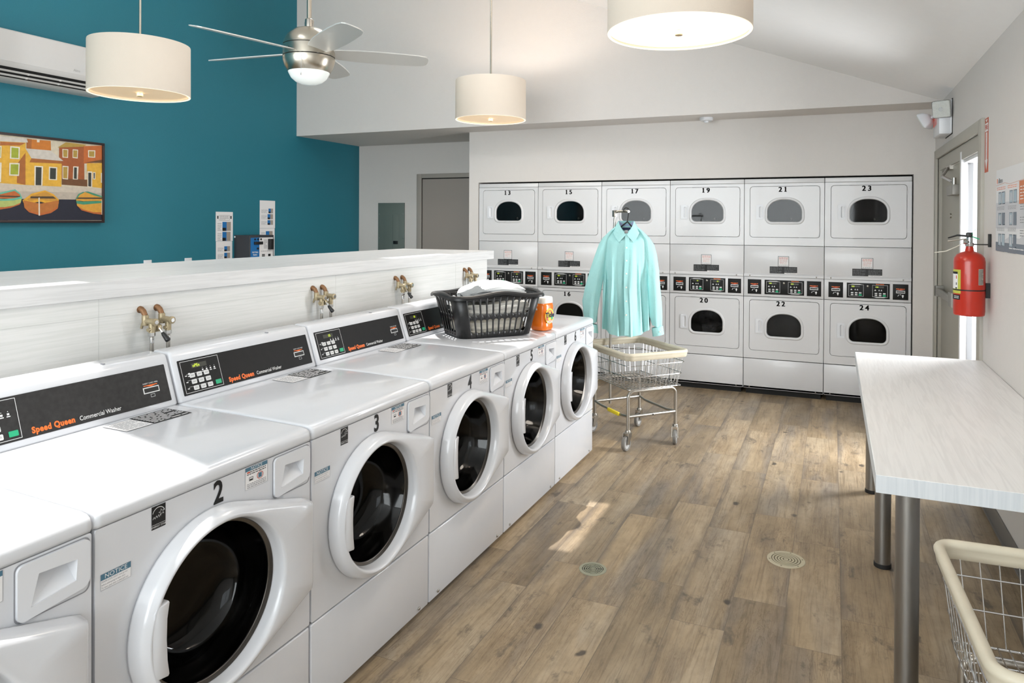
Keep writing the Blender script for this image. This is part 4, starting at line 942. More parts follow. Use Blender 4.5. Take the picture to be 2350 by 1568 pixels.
for f in zs:
    w, d = torso(ZN-f); R = []
    for k in range(N_):
        a = 2*pi*k/N_; x = w*cos(a)*(1-.06*abs(sin(a))**3); y = -d*sin(a)
        fo = min(1, max(0, (f-.10)/.35)); fr_ = (1 if sin(a) > 0 else .6)
        y += fo*fr_*(.020*sin(7*a+1.3+f*1.5)+.013*sin(13*a+.6-f*2.1)+.006*sin(23*a+f*5)); x += fo*.006*sin(11*a+f*6)
        z = ZN-f-.070*max(0, sin(a))**1.5*max(0, 1-f/.11)
        if f > .70: z += (f-.70)/.1*(.045*abs(cos(a))**3-.012*abs(sin(a)))
        R.append((x, y, z))
    rings.append(R)
mb = MB(); mb.loft(rings, shirt_m); body = obj('shirt_body', mb, sh)
mb = MB()
def shirt_front(x, f):                      # point on the front surface
    w, d = torso(ZN-f); c = max(-.98, min(.98, x/w)); a = math.acos(c)
    fo = min(1, max(0, (f-.10)/.35)); y = -d*sin(a)+fo*(.020*sin(7*a+1.3+f*1.5)+.013*sin(13*a+.6-f*2.1)+.006*sin(23*a+f*5))
    return Vector((x, y, ZN-f))
L1, L2 = [], []
for i in range(30):
    f = .055+.735*i/29; xo = .004+.004*sin(f*11)
    p = shirt_front(xo-.016, f); q = shirt_front(xo+.016, f); y = min(p.y, q.y, shirt_front(xo, f).y)-.005; L1.append((p.x, y, p.z-(.0 if i < 29 else .012))); L2.append((q.x, y+.001, q.z-(.0 if i < 29 else .012)))
bk = [(a[0], a[1]+.004, a[2]) for a in L1]; bk2 = [(a[0], a[1]+.004, a[2]) for a in L2]
rows = [[bk[i], L1[i], L2[i], bk2[i]] for i in range(30)]; mb.loft(rows, shirt_m, True, True, True); pk = obj('placket', mb, body)
for i, f in enumerate((.075, .16, .255, .35, .45, .55, .65)):
    mb = MB(); p = shirt_front(.003, f); ii = min(29, int((f-.055)/.735*29)); mb.lathe([(.0005, -.003), (.0055, -.003), (.006, -.001), (.006, 0)], pearl, (p.x, L1[ii][1], p.z), 'Y', 14); obj('button', mb, pk, label='small pearl button')
# collar: stand and two pointed leaves, lilac inside
mb = MB(); st = []
for z, w, d in ((ZN+.034, .058, .046), (ZN+.010, .064, .050), (ZN-.020, .074, .052)):
    st.append([(w*cos(a), -d*sin(a)+.004, z-.075*max(0, sin(a))**1.6) for a in [radians(-258+336*k/40) for k in range(41)]])
st2 = [[(x*.95, y*.93, z) for x, y, z in r] for r in st]
mb.loft(st, shirt_m, closed=False); mb.loft(st2, shirt_in, closed=False); obj('collar_stand', mb, sh, label='lilac lined collar stand')
mb = MB()
for s in (-1, 1):
    inn = [(s*.056, .000, ZN+.038), (s*.050, -.028, ZN+.012), (s*.034, -.050, ZN-.022), (s*.004, -.066, ZN-.066)]
    out = [(s*.098, .004, ZN-.030), (s*.096, -.034, ZN-.052), (s*.082, -.066, ZN-.082), (s*.054, -.082, ZN-.122)]
    mb.loft([inn, out], shirt_m, closed=False); mb.loft([[(x, y+.004, z-.001) for x, y, z in inn], [(x, y+.004, z-.001) for x, y, z in out]], shirt_m, closed=False)
    mb.loft([out, [(x, y+.004, z-.001) for x, y, z in out]], shirt_m, closed=False)
bkc = [(.058*cos(t_), .040*sin(t_)+.0, ZN+.038) for t_ in [radians(k*12) for k in range(16)]]; bk3 = [(.098*cos(t_), .066*sin(t_), ZN-.030) for t_ in [radians(k*12) for k in range(16)]]
mb.loft([bkc, bk3], shirt_m, closed=False); obj('collar', mb, sh)
mb = MB(); mb.box((-.030, .018, ZN-.030), (.030, .021, ZN-.012), navy); mb.box((-.012, .016, ZN-.055), (.012, .0175, ZN-.032), paper); obj('neck_label', mb, sh, label='navy neck label')
# sleeves with cuffs
def sleeve(s, path, radii):
    mb = MB(); rings = []
    for i, (p, (rx, ry)) in enumerate(zip(path, radii)):
        rings.append([(p[0]+rx*cos(a)*(1+.06*sin(3*a+i*.8)), p[1]+ry*sin(a)+.006*sin(5*a+i*1.1)*min(1, i/3), p[2]-(.038, .034, .012)[min(i, 2)]*s*cos(a)) for a in [2*pi*k/28 for k in range(28)]])
    mb.loft(rings, shirt_m, True, True, False); sl = obj('sleeve', mb, sh)
    p0, p1 = path[-1], (path[-1][0]+(path[-1][0]-path[-2][0])*.8, path[-1][1], path[-1][2]-.062); rx, ry = radii[-1]
    cf = MB(); R = []
    for q, k in ((p0, 1.08), ((p0[0], p0[1], p0[2]-.003), 1.14), (p1, 1.16), (p1, 1.06)): R.append([(q[0]+rx*k*cos(a), q[1]+ry*k*sin(a), q[2]+.010*s*cos(a)) for a in [2*pi*k2/28 for k2 in range(28)]])
    cf.loft(R, shirt_m); cf.lathe([(.0005, -.003), (.0055, -.003), (.006, 0)], pearl, (p1[0]+.01, p1[1]-ry*1.18, (p0[2]+p1[2])/2), 'Y', 12); obj('cuff', cf, sl)
sleeve(1, [(.122, 0, ZN-.050), (.158, .0, ZN-.104), (.176, .0, ZN-.20), (.190, .0, ZN-.32), (.200, -.002, ZN-.44), (.212, -.012, ZN-.56), (.222, -.02, ZN-.67), (.232, -.024, ZN-.745)], [(.050, .034), (.046, .050), (.048, .052), (.052, .05), (.052, .046), (.054, .042), (.050, .038), (.036, .030)])
sleeve(-1, [(-.122, 0, ZN-.050), (-.158, .0, ZN-.104), (-.184, .0, ZN-.20), (-.212, .0, ZN-.32), (-.238, -.004, ZN-.44), (-.256, -.012, ZN-.55), (-.258, -.02, ZN-.65), (-.252, -.024, ZN-.73)], [(.050, .034), (.046, .050), (.048, .052), (.058, .05), (.064, .046), (.066, .042), (.054, .038), (.038, .030)])

# ================================================================== BASKET, TOWELS, TUB
BR = math.atan2(.788, .616)
BC = Vector((-1.797, 3.548, .930))
bt = thing('laundry_basket', 'black slotted plastic laundry basket standing on washers 4 and 5', 'basket', tuple(BC), BR)
def brim(u, f, off=0):
    """perimeter parameter u (metres along the base line), f height 0..1"""
    hx, hy = .216+.050*f+off, .138+.040*f+off; r = .055+off
    per = [2*(hx-r), pi*r/2, 2*(hy-r), pi*r/2]*2; tot = sum(per); d = (u % 1)*tot
    x = None; seg = 0
    while d > per[seg]: d -= per[seg]; seg += 1
    cor = [(hx-r, -hy+r), (hx-r, hy-r), (-hx+r, hy-r), (-hx+r, -hy+r)]
    if seg == 0: p = (-hx+r+d, -hy)
    elif seg == 2: p = (hx, -hy+r+d)
    elif seg == 4: p = (hx-r-d, hy)
    elif seg == 6: p = (-hx, hy-r-d)
    else:
        k = (seg-1)//2; a = radians([-90, 0, 90, 180][k])+d/r; c = cor[k]; p = (c[0]+r*cos(a), c[1]+r*sin(a))
    return p
def wave(u):                                # rim dips and handles
    hx, hy = .25, .178; 
    x, y = brim(u, 1)
    return .012*cos(x/.25*pi*1.0) - .0 if abs(y) > .12 else .004-.012*0
H = .232
def bp(u, f, off=0):
    x, y = brim(u, f, off); return (x, y, H*f)
mb = MB()
tot = 2*(.41+.28)
# long sides: 10 slots, short sides: 5 slots; the wall is cut into cells
def cells():
    hx, hy, r = .216, .138, .055; per = [2*(hx-r), pi*r/2, 2*(hy-r), pi*r/2]*2; T = sum(per); acc = 0; out = []
    for i, L_ in enumerate(per):
        if i % 2 == 0:
            n = 10 if i % 4 == 0 else 5
            out += [(((acc+L_*k/n)/T), ((acc+L_*(k+1)/n)/T), True) for k in range(n)]
        else: out += [(((acc+L_*k/5)/T), ((acc+L_*(k+1)/5)/T), False) for k in range(5)]
        acc += L_
    return out
for u0, u1, slot in cells():
    uc, hw = (u0+u1)/2, (u1-u0)/2
    def fn(a, b): return bp(uc+a*hw, b)
    if slot:
        holes = []
        for f0, f1 in ((.10, .44), (.53, .87)):
            h = []; rw_, rf = .76, .052
            for i in range(7): t = radians(180*i/6); h.append((rw_*cos(t), f1-rf+rf*sin(t)))
            for i in range(7): t = radians(180+180*i/6); h.append((rw_*cos(t), f0+rf+rf*sin(t)))
            holes.append(h)
        mb.fill([(-1, .0), (1, .0), (1, .5), (1, 1.0), (-1, 1.0), (-1, .5)], holes, fn, black_pl)
    else: mb.add([fn(-1, 0), fn(1, 0), fn(1, .5), fn(-1, .5), fn(1, 1), fn(-1, 1)], [[0, 1, 2, 3], [3, 2, 4, 5]], black_pl, True)
bo = [bp(k/60, 0) for k in range(60)]; mb.add([(x, y, 0) for x, y, z in bo], [list(range(60))], black_pl)
o = obj('basket_wall', mb, bt); sm_ = o.modifiers.new('thick', 'SOLIDIFY'); sm_.thickness = .004; sm_.offset = 0
mb = MB(); n = 96; rings = []
for k in range(n+1):
    u = k/n; x, y = brim(u, 1); x2, y2 = brim(u+.003, 1); tt = Vector((x2-x, y2-y, 0)).normalized(); nn = Vector((tt.y, -tt.x, 0))
    long_ = abs(y) > abs(x)*.5 and abs(x) < .2
    z = H+(.010*cos(x/.2*pi) if abs(x) < .2 else -.010)+(.014*cos(y/.12*pi/2) if abs(x) > .2 and abs(y) < .12 else 0)
    w = .022+(.020*cos(y/.12*pi/2) if abs(x) > .23 and abs(y) < .12 else 0)
    P = Vector((x, y, z)); sec = [(-.003, -.014), (-.003, .004), (.004, .010), (w*.7, .008), (w, 0), (w, -.012), (w-.004, -.012), (w-.006, -.001), (.003, .002), (.001, -.014)]
    rings.append([P+nn*a+Vector((0, 0, b)) for a, b in sec])
mb.loft(rings, black_pl); obj('rim', mb, bt)
def cloth(name, label, m, cx, cy, z0, hx, hy, hz, seed, sag=0, rot=0, fold=3):
    rg = random.Random(seed); mb = MB(); rings = []; n = 40; J = 12
    ph = [rg.uniform(0, 6) for _ in range(8)]
    for j in range(J+1):
        t = j/J; zz = z0+hz*t; k = (1-(2*t-1)**4)**.35 if 0 < t < 1 else .4; R = []
        for i in range(n):
            a = 2*pi*i/n; c_, s_ = cos(a), sin(a); e = .42 if 'top' not in label else .6
            x = hx*k*abs(c_)**e*(1 if c_ > 0 else -1); y = hy*k*abs(s_)**e*(1 if s_ > 0 else -1)
            z = zz+(.010*sin(3*x/hx+ph[0])+.008*sin(4*y/hy+ph[1]))*t+.004*sin(j*fold+a*2+ph[2]); x += .005*sin(j*2.1+ph[3]+3*a); y += .005*sin(j*1.7+ph[4]+4*a)
            z -= sag*t*(x/hx)**2*.5
            R.append((x*cos(rot)-y*sin(rot), x*sin(rot)+y*cos(rot), z))
        rings.append(R)
    mb.loft(rings, m, True, True, True)
    o = obj(name, mb, None, (BC.x+cx*cos(BR)-cy*sin(BR), BC.y+cx*sin(BR)+cy*cos(BR), BC.z)); o.rotation_euler = (0, 0, BR); return tag(o, label, 'towel', 'towels in the laundry basket')
cloth('folded_towel', 'cream folded towel at the bottom of the black basket', towel_c, .0, .0, .006, .192, .128, .095, 1)
cloth('folded_towel', 'off-white towel in the middle of the basket, seen through the slots', mat('offwhite_towel', '#eeebe4', .95, bump=.9, bscale=420), .01, .0, .102, .210, .144, .085, 2)
cloth('folded_towel', 'fluffy white towel mounded on top of the basket', towel_w, .035, .020, .190, .190, .125, .095, 3, .05)
cloth('folded_towel', 'grey towel folded at the front left of the basket top', towel_g, -.085, -.072, .192, .105, .062, .062, 4, .01, .1, 5)
# detergent tub
tb = thing('detergent_tub', 'orange detergent tub with a white lid between the laundry basket and washer 6', 'detergent tub', (-1.585, 3.840, .9212), radians(-15))
def sq(hw, z, e=.55, n=40, cx=0): return [(hw*abs(cos(a))**e*(1 if cos(a) > 0 else -1), hw*abs(sin(a))**e*(1 if sin(a) > 0 else -1), z) for a in [2*pi*(k+.5)/n for k in range(n)]]
mb = MB(); mb.loft([sq(.046, 0), sq(.052, .003), sq(.056, .015), sq(.053, .045), sq(.052, .06), sq(.056, .10), sq(.058, .14), sq(.054, .160), sq(.050, .164)], orange_pl, True, True, True); body = obj('tub_body', mb, tb)
mb = MB(); mb.loft([sq(.0545, .160), sq(.0555, .163), sq(.0545, .188), sq(.050, .195), sq(.040, .197)], lid_w, True, True, True); mb.box((-.014, -.0575, .120), (.010, -.0545, .166), lid_w, .001); obj('tub_lid', mb, tb, label='white lid')
f = lambda a, b, d=0: (.0575+d, a, .085+b)
mb = MB()
for r, mm, h in ((.046, yellow_l, .0), (.036, orange_ink, .0006), (.026, yellow_l, .0012)): mb.add([f(r*cos(2*pi*k/28)*.9, r*sin(2*pi*k/28), h) for k in range(28)], [list(range(28))], mm)
mb.text('Tide', lambda a, b, d: f(a, b+.006, .0026), .040, navy, bold=.0016); mb.text('PODS', lambda a, b, d: f(a, b-.034, .0026), .020, white_ink, bold=.0008)
mb.rect(f, .012, .030, -.02, .0, green_btn, .002); mb.rect(f, -.034, -.016, -.022, -.004, red_ink, .002); obj('tub_label', mb, tb, label='yellow and blue round label')

# ================================================================== LAMPS AND FAN
def lamp(label, x, y, z, hot, pw):
    t = thing('drum_pendant_lamp', label, 'lamp', (x, y, 0), 0, None); R, Hh = .30, .335
    mb = MB(); mb.lathe([(R-.003, z+.004), (R, z), (R+.001, z+.004), (R, z+Hh-.004), (R-.001, z+Hh), (R-.004, z+Hh-.003), (R-.004, z+.006), (R-.003, z+.004)], shade_m, n=72); s = obj('lamp_shade', mb, t)
    mb = MB(); mb.lathe([(R-.012, z+.002), (R-.001, z-.0005), (R+.0005, z+.001), (R-.001, z+.007)], shade_hot, n=72); obj('shade_trim', mb, s)
    mb = MB(); mb.lathe([(.0005, z+.014), (R-.006, z+.014), (R-.006, z+.018), (.0005, z+.018)], diff_hot if hot else diff_m, n=72, smooth=False); obj('diffuser', mb, t, label='glowing round diffuser')
    mb = MB(); mb.lathe([(.0005, z-.010), (.016, z-.010), (.018, z-.006), (.018, z+.008), (.006, z+.010), (.006, z+.014)], finial_m, n=24); obj('finial', mb, t)
    zt = zc(x); mb = MB(); mb.cyl((0, 0, z+.05), (0, 0, zt-.02), .0075, nickel, 12); mb.lathe([(.0005, zt+.0), (.062, zt), (.062, zt-.02), (.02, zt-.035), (.0005, zt-.035)], nickel, n=24)
    for k in range(3): a = 2*pi*k/3+.4; mb.tube([(0, 0, z+Hh-.02), ((R-.004)*cos(a), (R-.004)*sin(a), z+Hh-.012)], .003, nickel, 6)
    obj('lamp_stem', mb, t)
    l = bpy.data.lights.new('bulb', 'POINT'); l.energy = pw*2.0; l.color = (1, .90, .80); l.shadow_soft_size = .05
    b = bpy.data.objects.new('bulb', l); COL.objects.link(b); b.parent = t; b.location = (0, 0, z+.2)
    l = bpy.data.lights.new('downlight', 'AREA'); l.shape = 'DISK'; l.size = .5; l.energy = pw*.8; l.color = (1, .90, .78)
    b = bpy.data.objects.new('downlight', l); COL.objects.link(b); b.parent = t; b.location = (0, 0, z+.010)
lamp('cream drum pendant lamp in front of the air conditioner', -4.227, 3.270, 2.382, False, 7)
lamp('small-looking cream drum pendant lamp in the middle distance, before the header', -2.709, 5.393, 2.427, False, 8)
lamp('brightest drum pendant lamp, hanging nearest at the top edge', -.607, 2.971, 2.358, True, 9)
FX, FY, FZ = -2.69, 3.112, 2.478
t = thing('ceiling_fan', 'brushed nickel ceiling fan with five silver blades and a white light bowl', 'ceiling fan', (FX, FY, 0))
mb = MB(); mb.lathe([(.020, FZ+.155), (.03, FZ+.152), (.075, FZ+.138), (.115, FZ+.105), (.135, FZ+.065), (.137, FZ+.050)], nickel, n=48, cap0=True)
mb.lathe([(.132, FZ+.050), (.132, FZ+.046)], shadow_gap, n=48); mb.lathe([(.137, FZ+.046), (.139, FZ+.03), (.139, FZ-.012)], nickel, n=48); mb.lathe([(.133, FZ-.012), (.133, FZ-.017)], shadow_gap, n=48)
mb.lathe([(.139, FZ-.017), (.139, FZ-.035), (.128, FZ-.07), (.114, FZ-.095), (.110, FZ-.098)], nickel, n=48); obj('motor_housing', mb, t)
mb = MB(); mb.lathe([(.112, FZ-.094), (.108, FZ-.105), (.095, FZ-.130), (.072, FZ-.150), (.04, FZ-.163), (.0005, FZ-.167)], glass_dome, n=48); obj('light_bowl', mb, t, label='frosted white glass bowl')
mb = MB(); zt = zc(FX); mb.cyl((0, 0, FZ+.15), (0, 0, zt-.05), .0125, nickel, 16); mb.lathe([(.0005, zt), (.07, zt), (.065, zt-.05), (.02, zt-.075), (.0005, zt-.075)], nickel, n=32); mb.lathe([(.022, FZ+.15), (.024, FZ+.17), (.022, FZ+.195), (.016, FZ+.20)], steel, n=20); mb.cyl((-.03, 0, FZ+.18), (.03, 0, FZ+.18), .004, steel, 8); obj('downrod', mb, t)
mb = MB(); mb.tube([(.06, -.13, FZ-.03), (.061, -.132, FZ-.13)], .0012, chrome, 5); mb.lathe([(.0005, FZ-.142), (.003, FZ-.140), (.003, FZ-.130), (.0005, FZ-.128)], chrome, (.061, -.132, 0), n=8); obj('pull_chain', mb, t)
BLADE = None
for k in range(5):
    a = radians(-103.2+72*k)
    if BLADE is None:
        mb = MB(); top_ = []; pts = []
        for r_, hw in ((.105, .045), (.16, .058), (.26, .070), (.38, .074), (.50, .072), (.60, .066), (.640, .056), (.655, .040), (.660, .015)): pts.append((r_, hw))
        out = [(r_, -h) for r_, h in pts]+[(r_, h) for r_, h in reversed(pts)]
        pitch = radians(-13); f3 = lambda r_, h, dz: (r_, h*cos(pitch), h*sin(pitch)+dz)
        mb.prism([f3(r_, h, .003) for r_, h in out], (0, 0, -.006), blade_m)
        mb.tube([(.10, -.030, -.004), (.15, .03, .0)], .003, shadow_gap, 6)
        BLADE = mb.mesh('blade')
    b = obj('fan_blade', BLADE, t); b.location = (0, 0, FZ+.012); b.rotation_euler = (0, 0, a)

# ================================================================== TEAL WALL
X1 = XL
t = thing('air_conditioner', 'white wall-mounted split air conditioner on the teal wall', 'air conditioner', (X1, 3.42, 2.73))
y0, y1 = -.52, .485
mb = MB(); pr = [(0, -.175), (.075, -.172), (.12, -.160), (.135, -.150), (.19, -.085), (.205, -.06), (.208, -.04), (.200, .165), (.190, .178), (0, .180)]
mb.loft([[(x, y, z) for x, z in pr] for y in (y0, y1)], ac_w, True, True, True, smooth=False); obj('casing', mb, t)
mb = MB(); mb.prism([(.2095, y0, -.050), (.2035, y0, .168), (.2005, y0, .168), (.2065, y0, -.050)], (0, y1-y0, 0), ac_w); mb.text('Aire', lambda a, b, d: (.2105, .22+a, -.022+b), .03, mat('pale_grey_ink', '#b5b2b0', .5)); obj('front_cover', mb, t)
mb = MB(); mb.prism([(.137, y0+.03, -.1505), (.142, y0+.03, -.1475), (.187, y0+.03, -.0900), (.182, y0+.03, -.093)], (0, y1-y0-.09, 0), shadow_gap)
mb.prism([(.137, y0+.03, -.153), (.190, y0+.03, -.088), (.186, y0+.03, -.084), (.133, y0+.03, -.149)], (0, y1-y0-.09, 0), shadow_gap); vent = obj('air_outlet', mb, t, label='dark outlet slot')
for i, (x, z) in enumerate(((.150, -.140), (.172, -.114))):
    mb = MB(); mb.prism([(x+.002, y0+.03, z-.006), (x+.012, y0+.03, z+.004), (x+.010, y0+.03, z+.007), (x, y0+.03, z-.003)], (0, y1-y0-.09, 0), ac_w)
    for y in (-.35, -.12, .11, .34, .40): mb.box((x, y, z-.008), (x+.01, y+.012, z+.006), ac_w)
    obj('louver', mb, vent)
# framed painting
PX = X1+.036
t = thing('framed_painting', 'framed painting of yellow houses and moored boats on the teal wall', 'painting', (0, 0, 0))
PY0, PY1, PZ0, PZ1 = 2.66, 3.984, 1.533, 2.190
mb = MB(); w = .018
for a, b in (((PY0, PZ0), (PY1, PZ0+w)), ((PY0, PZ1-w), (PY1, PZ1)), ((PY0, PZ0+w), (PY0+w, PZ1-w)), ((PY1-w, PZ0+w), (PY1, PZ1-w))): mb.box((X1+.002, a[0], a[1]), (X1+.048, b[0], b[1]), frame_brown, .0015)
obj('picture_frame', mb, t, label='dark brown frame')
def pm(n, c): return mat('paint_'+n, c, .6, noise=.22, nscale=38)
cols = {'sky': '#c9bea8', 'yel': '#d6a437', 'sh': '#a05f2a', 'brk': '#a8622e', 'roof': '#c6beb4', 'or': '#c07226', 'w': '#d9d1c2', 'grn': '#99a22f', 'drk': '#33342e', 'br': '#9a5227', 'brd': '#6a4526', 'tan': '#a98a3e', 'org': '#b9632b', 'quay': '#c2b6a6', 'quay2': '#b3a799', 'water': '#191b2c', 'lim': '#a9b468', 'teal': '#5fae96', 'red': '#b4602c', 'in': '#c08a34', 'rim': '#d9a02c', 'hull': '#b06a2e', 'amber': '#cf9636', 'seat': '#4c3a26', 'gt': '#3f8a6c'}
C_ = {k: pm(k, v) for k, v in cols.items()}
order = [('sky', 'sky'), ('quay', 'quay'), ('quay2', 'quay2'), ('water', 'water'), ('or1', 'or'), ('or1d', 'sh'), ('w_top', 'w'), ('yel1', 'yel'), ('yel1sh', 'sh'), ('brk1', 'brk'), ('roof1', 'roof'), ('br3', 'br'), ('br3d', 'brd'), ('roof3', 'tan'), ('or4', 'org'), ('yel4', 'yel'), ('roof4', 'brd'), ('yel2', 'yel'), ('yel2e', 'sh'), ('roof2', 'roof'),
 ('door2w', 'w'), ('door2', 'drk'), ('win2w', 'w'), ('win2', 'drk'), ('d4w', 'w'), ('d4', 'drk'), ('d5w', 'w'), ('d5', 'drk'), ('d6w', 'w'), ('win3aw', 'w'), ('win3a', 'tan'), ('win3bw', 'w'), ('win3b', 'tan'), ('win3cw', 'w'), ('win3c', 'tan'), ('win3dw', 'w'), ('win3d', 'drk'), ('win4w', 'w'), ('win4', 'tan'), ('win1aw', 'w'), ('win1a', 'grn'), ('win1bw', 'w'), ('win1b', 'grn'), ('win1cw', 'w'), ('win1c', 'grn'), ('win1dw', 'w'),
 ('b1hull', 'lim'), ('b1red', 'red'), ('b1in', 'red'), ('b1seat', 'seat'), ('b1rim', 'teal'), ('b2rim', 'rim'), ('b2in', 'in'), ('b2seat', 'seat'), ('b2hull', 'hull'), ('b2red', 'red'), ('b2stem', 'w'), ('b3in', 'amber'), ('b3seat', 'seat'), ('b3hull', 'amber'), ('b3grn', 'gt'), ('b3red', 'red'), ('b3rim2', 'gt'), ('b3rim3', 'gt'), ('b3stem', 'w')]
mb = MB(); mb.box((X1+.004, PY0+.01, PZ0+.01), (PX-.001, PY1-.01, PZ1-.01), C_['sky'])
ya, yb = PY0+w-.002, PY1-w+.002
mb.rect(lambda a, b, d=0: (PX+d, a, b), ya, 3.25, PZ0+w, 1.66, C_['water'], 0); mb.rect(lambda a, b, d=0: (PX+d, a, b), ya, 3.25, 1.66, 1.80, C_['quay'], 0); mb.rect(lambda a, b, d=0: (PX+d, a, b), ya, 3.25, 1.79, 2.10, C_['yel'], 0)
for i, (k, c) in enumerate(order):
    p = [(min(max(a, ya), yb), min(max(b, PZ0+w-.002), PZ1-w+.002)) for a, b in PAINT[k]]
    q = []
    for s in p:
        if not q or (abs(s[0]-q[-1][0])+abs(s[1]-q[-1][1])) > 1e-4: q.append(s)
    if len(q) < 3: continue
    mb.fill(q, [], lambda a, b: (PX+.0003+.00006*i, a, b), C_[c])
obj('canvas', mb, t)
# posters beside the kiosk
def sheet(name, label, y0, y1, z0, z1, build):
    mb = MB(); f = lambda a, b, d=0: (X1+.002+d, a, b); mb.box((X1+.0005, y0, z0), (X1+.002, y1, z1), paper); build(mb, f, y0, y1, z0, z1)
    o = obj(name, mb); return tag(o, label, 'poster', 'instruction sheets on the teal wall')
def pics(rows, frame_=False):
    def g(mb, f, y0, y1, z0, z1):
        w = y1-y0
        if frame_: mb.frame(f, y0+w*.2, y1-w*.2, z1-.085, z1-.035, .002, ink, .0004); mb.lines(f, y0+w*.25, y1-w*.25, z1-.08, z1-.04, 4, paper_line, 2, .4); mb.rect(f, y0+w*.08, y0+w*.15, z1-.07, z1-.04, ink); mb.rect(f, y1-w*.15, y1-w*.08, z1-.07, z1-.04, ink)
        for (a0, a1, b0, b1) in rows:
            mb.rect(f, y0+w*a0, y0+w*a1, z1-b1, z1-b0, mat('photo_grey', '#9d9389', .6), .0004); mb.rect(f, y0+w*a0, y0+w*(a0+(a1-a0)*.5), z1-b1, z1-b0, tag_blue, .0006); mb.rect(f, y0+w*a0, y0+w*(a0+(a1-a0)*.42), z1-b1, z1-b1+(b1-b0)*.35, ink, .0008)
            mb.lines(f, y0+w*.10, y0+w*(a0-.05), z1-b1, z1-b0-.01, 5, paper_line, 3, .35, .0004, 3)
    return g
sheet('paper_poster', 'upper white instruction sheet left of the kiosk', 5.160, 5.373, 1.352, 1.644, pics([(.38, .88, .10, .19), (.38, .86, .20, .29)], True))
sheet('paper_poster', 'lower white instruction sheet left of the kiosk', 5.163, 5.366, 1.06, 1.350, pics([(.5, .86, .05, .10), (.5, .86, .115, .17), (.5, .86, .185, .24)]))
sheet('paper_poster', 'upper white instruction sheet, tallest, right above the kiosk', 5.735, 5.956, 1.478, 1.774, pics([(.56, .86, .085, .135), (.5, .86, .145, .20), (.5, .86, .21, .26)]))
sheet('paper_poster', 'lower white instruction sheet behind the right side of the kiosk', 5.735, 5.950, 1.18, 1.476, pics([(.4, .86, .03, .10), (.5, .86, .13, .18)]))
t = thing('value_station', 'grey and blue card value kiosk on the teal wall', 'kiosk', (X1, 5.39, 1.0))
mb = MB(); mb.box((0, 0, -.08), (.208, .33, .41), kiosk_d, .004); mb.box((.002, -.001, .385), (.02, .02, .40), paper); obj('housing', mb, t)
f = lambda a, b, d=0: (.2085+d, a, b)
mb = MB(); mb.rect(f, .012, .130, -.05, .385, tag_blue, 0); mb.text('Add Value', lambda a, b, d: f(.072+a, .238+b, .001), .023, white_ink, bold=.0006, sx=.85); mb.text('Station', lambda a, b, d: f(.072+a, .212+b, .001), .023, white_ink, bold=.0006, sx=.85); obj('blue_panel', mb, t, label='blue panel lettered Add Value Station')
mb = MB(); mb.rect(f, .130, .318, -.05, .385, paper, 0); mb.lines(f, .19, .235, .27, .365, 7, ink, 3, .3); mb.lines(f, .15, .31, .24, .25, 1, ink, 3, .3); mb.rect(f, .165, .205, .12, .215, ink, .0005); mb.rect(f, .25, .285, .12, .215, ink, .0005); mb.lines(f, .166, .204, .125, .21, 6, white_ink, 4, .3, .001); obj('white_panel', mb, t, label='white instruction panel')
mb = MB(); mb.box((.209, .055, .315), (.225, .165, .345), black_pl, .002); mb.box((.209, .095, .265), (.218, .115, .285), black_pl, .002); mb.box((.209, .245, .26), (.245, .295, .37), black_pl, .004)
for y in (.07, .11, .15): mb.lathe([(.010, .209), (.010, .213), (.0005, .213)], black_pl, (0, y, .368), 'X', 14)
obj('card_and_bill_slots', mb, t, label='black card and bill slots')
for y0, lb in ((4.375, 'left of the two white wall outlets just above the ledge'), (4.800, 'right of the two white wall outlets just above the ledge')):
    t = thing('wall_outlet', lb, 'outlet', (X1, y0+.039, 1.145))
    mb = MB(); mb.box((0, -.039, -.058), (.006, .039, .058), plastic_w, .002); obj('cover_plate', mb, t); mb = MB(); 
    for z in (-.022, .022): mb.box((.006, -.016, z-.013), (.008, .016, z+.013), plastic_w, .0008); mb.box((.008, -.007, z-.004), (.0083, -.005, z+.006), ink); mb.box((.008, .005, z-.004), (.0083, .007, z+.006), ink)
    obj('socket', mb, t)

# ================================================================== RECESS: ELECTRICAL PANEL
t = thing('electrical_panel', 'grey-green electrical panel on the recess wall left of the far door', 'electrical panel', (-5.307, YR, 1.10))
mb = MB(); mb.box((0, -.012, -.12), (.392, 0, .690), panel_green, .002)
for x in (.02, .372):
    for z in (.55, .25): mb.cyl((x, -.012, z), (x, -.0145, z), .006, steel, 10)
obj('cover', mb, t)
mb = MB(); mb.box((.085, -.0145, -.06), (.310, -.012, .545), panel_green, .001); mb.box((.222, -.0150, -.06), (.2235, -.0144, .545), shadow_gap); dd = obj('panel_door', mb, t)
mb = MB(); mb.box((.232, -.019, .175), (.300, -.0145, .215), black_pl, .001); obj('latch', mb, dd, label='black latch')

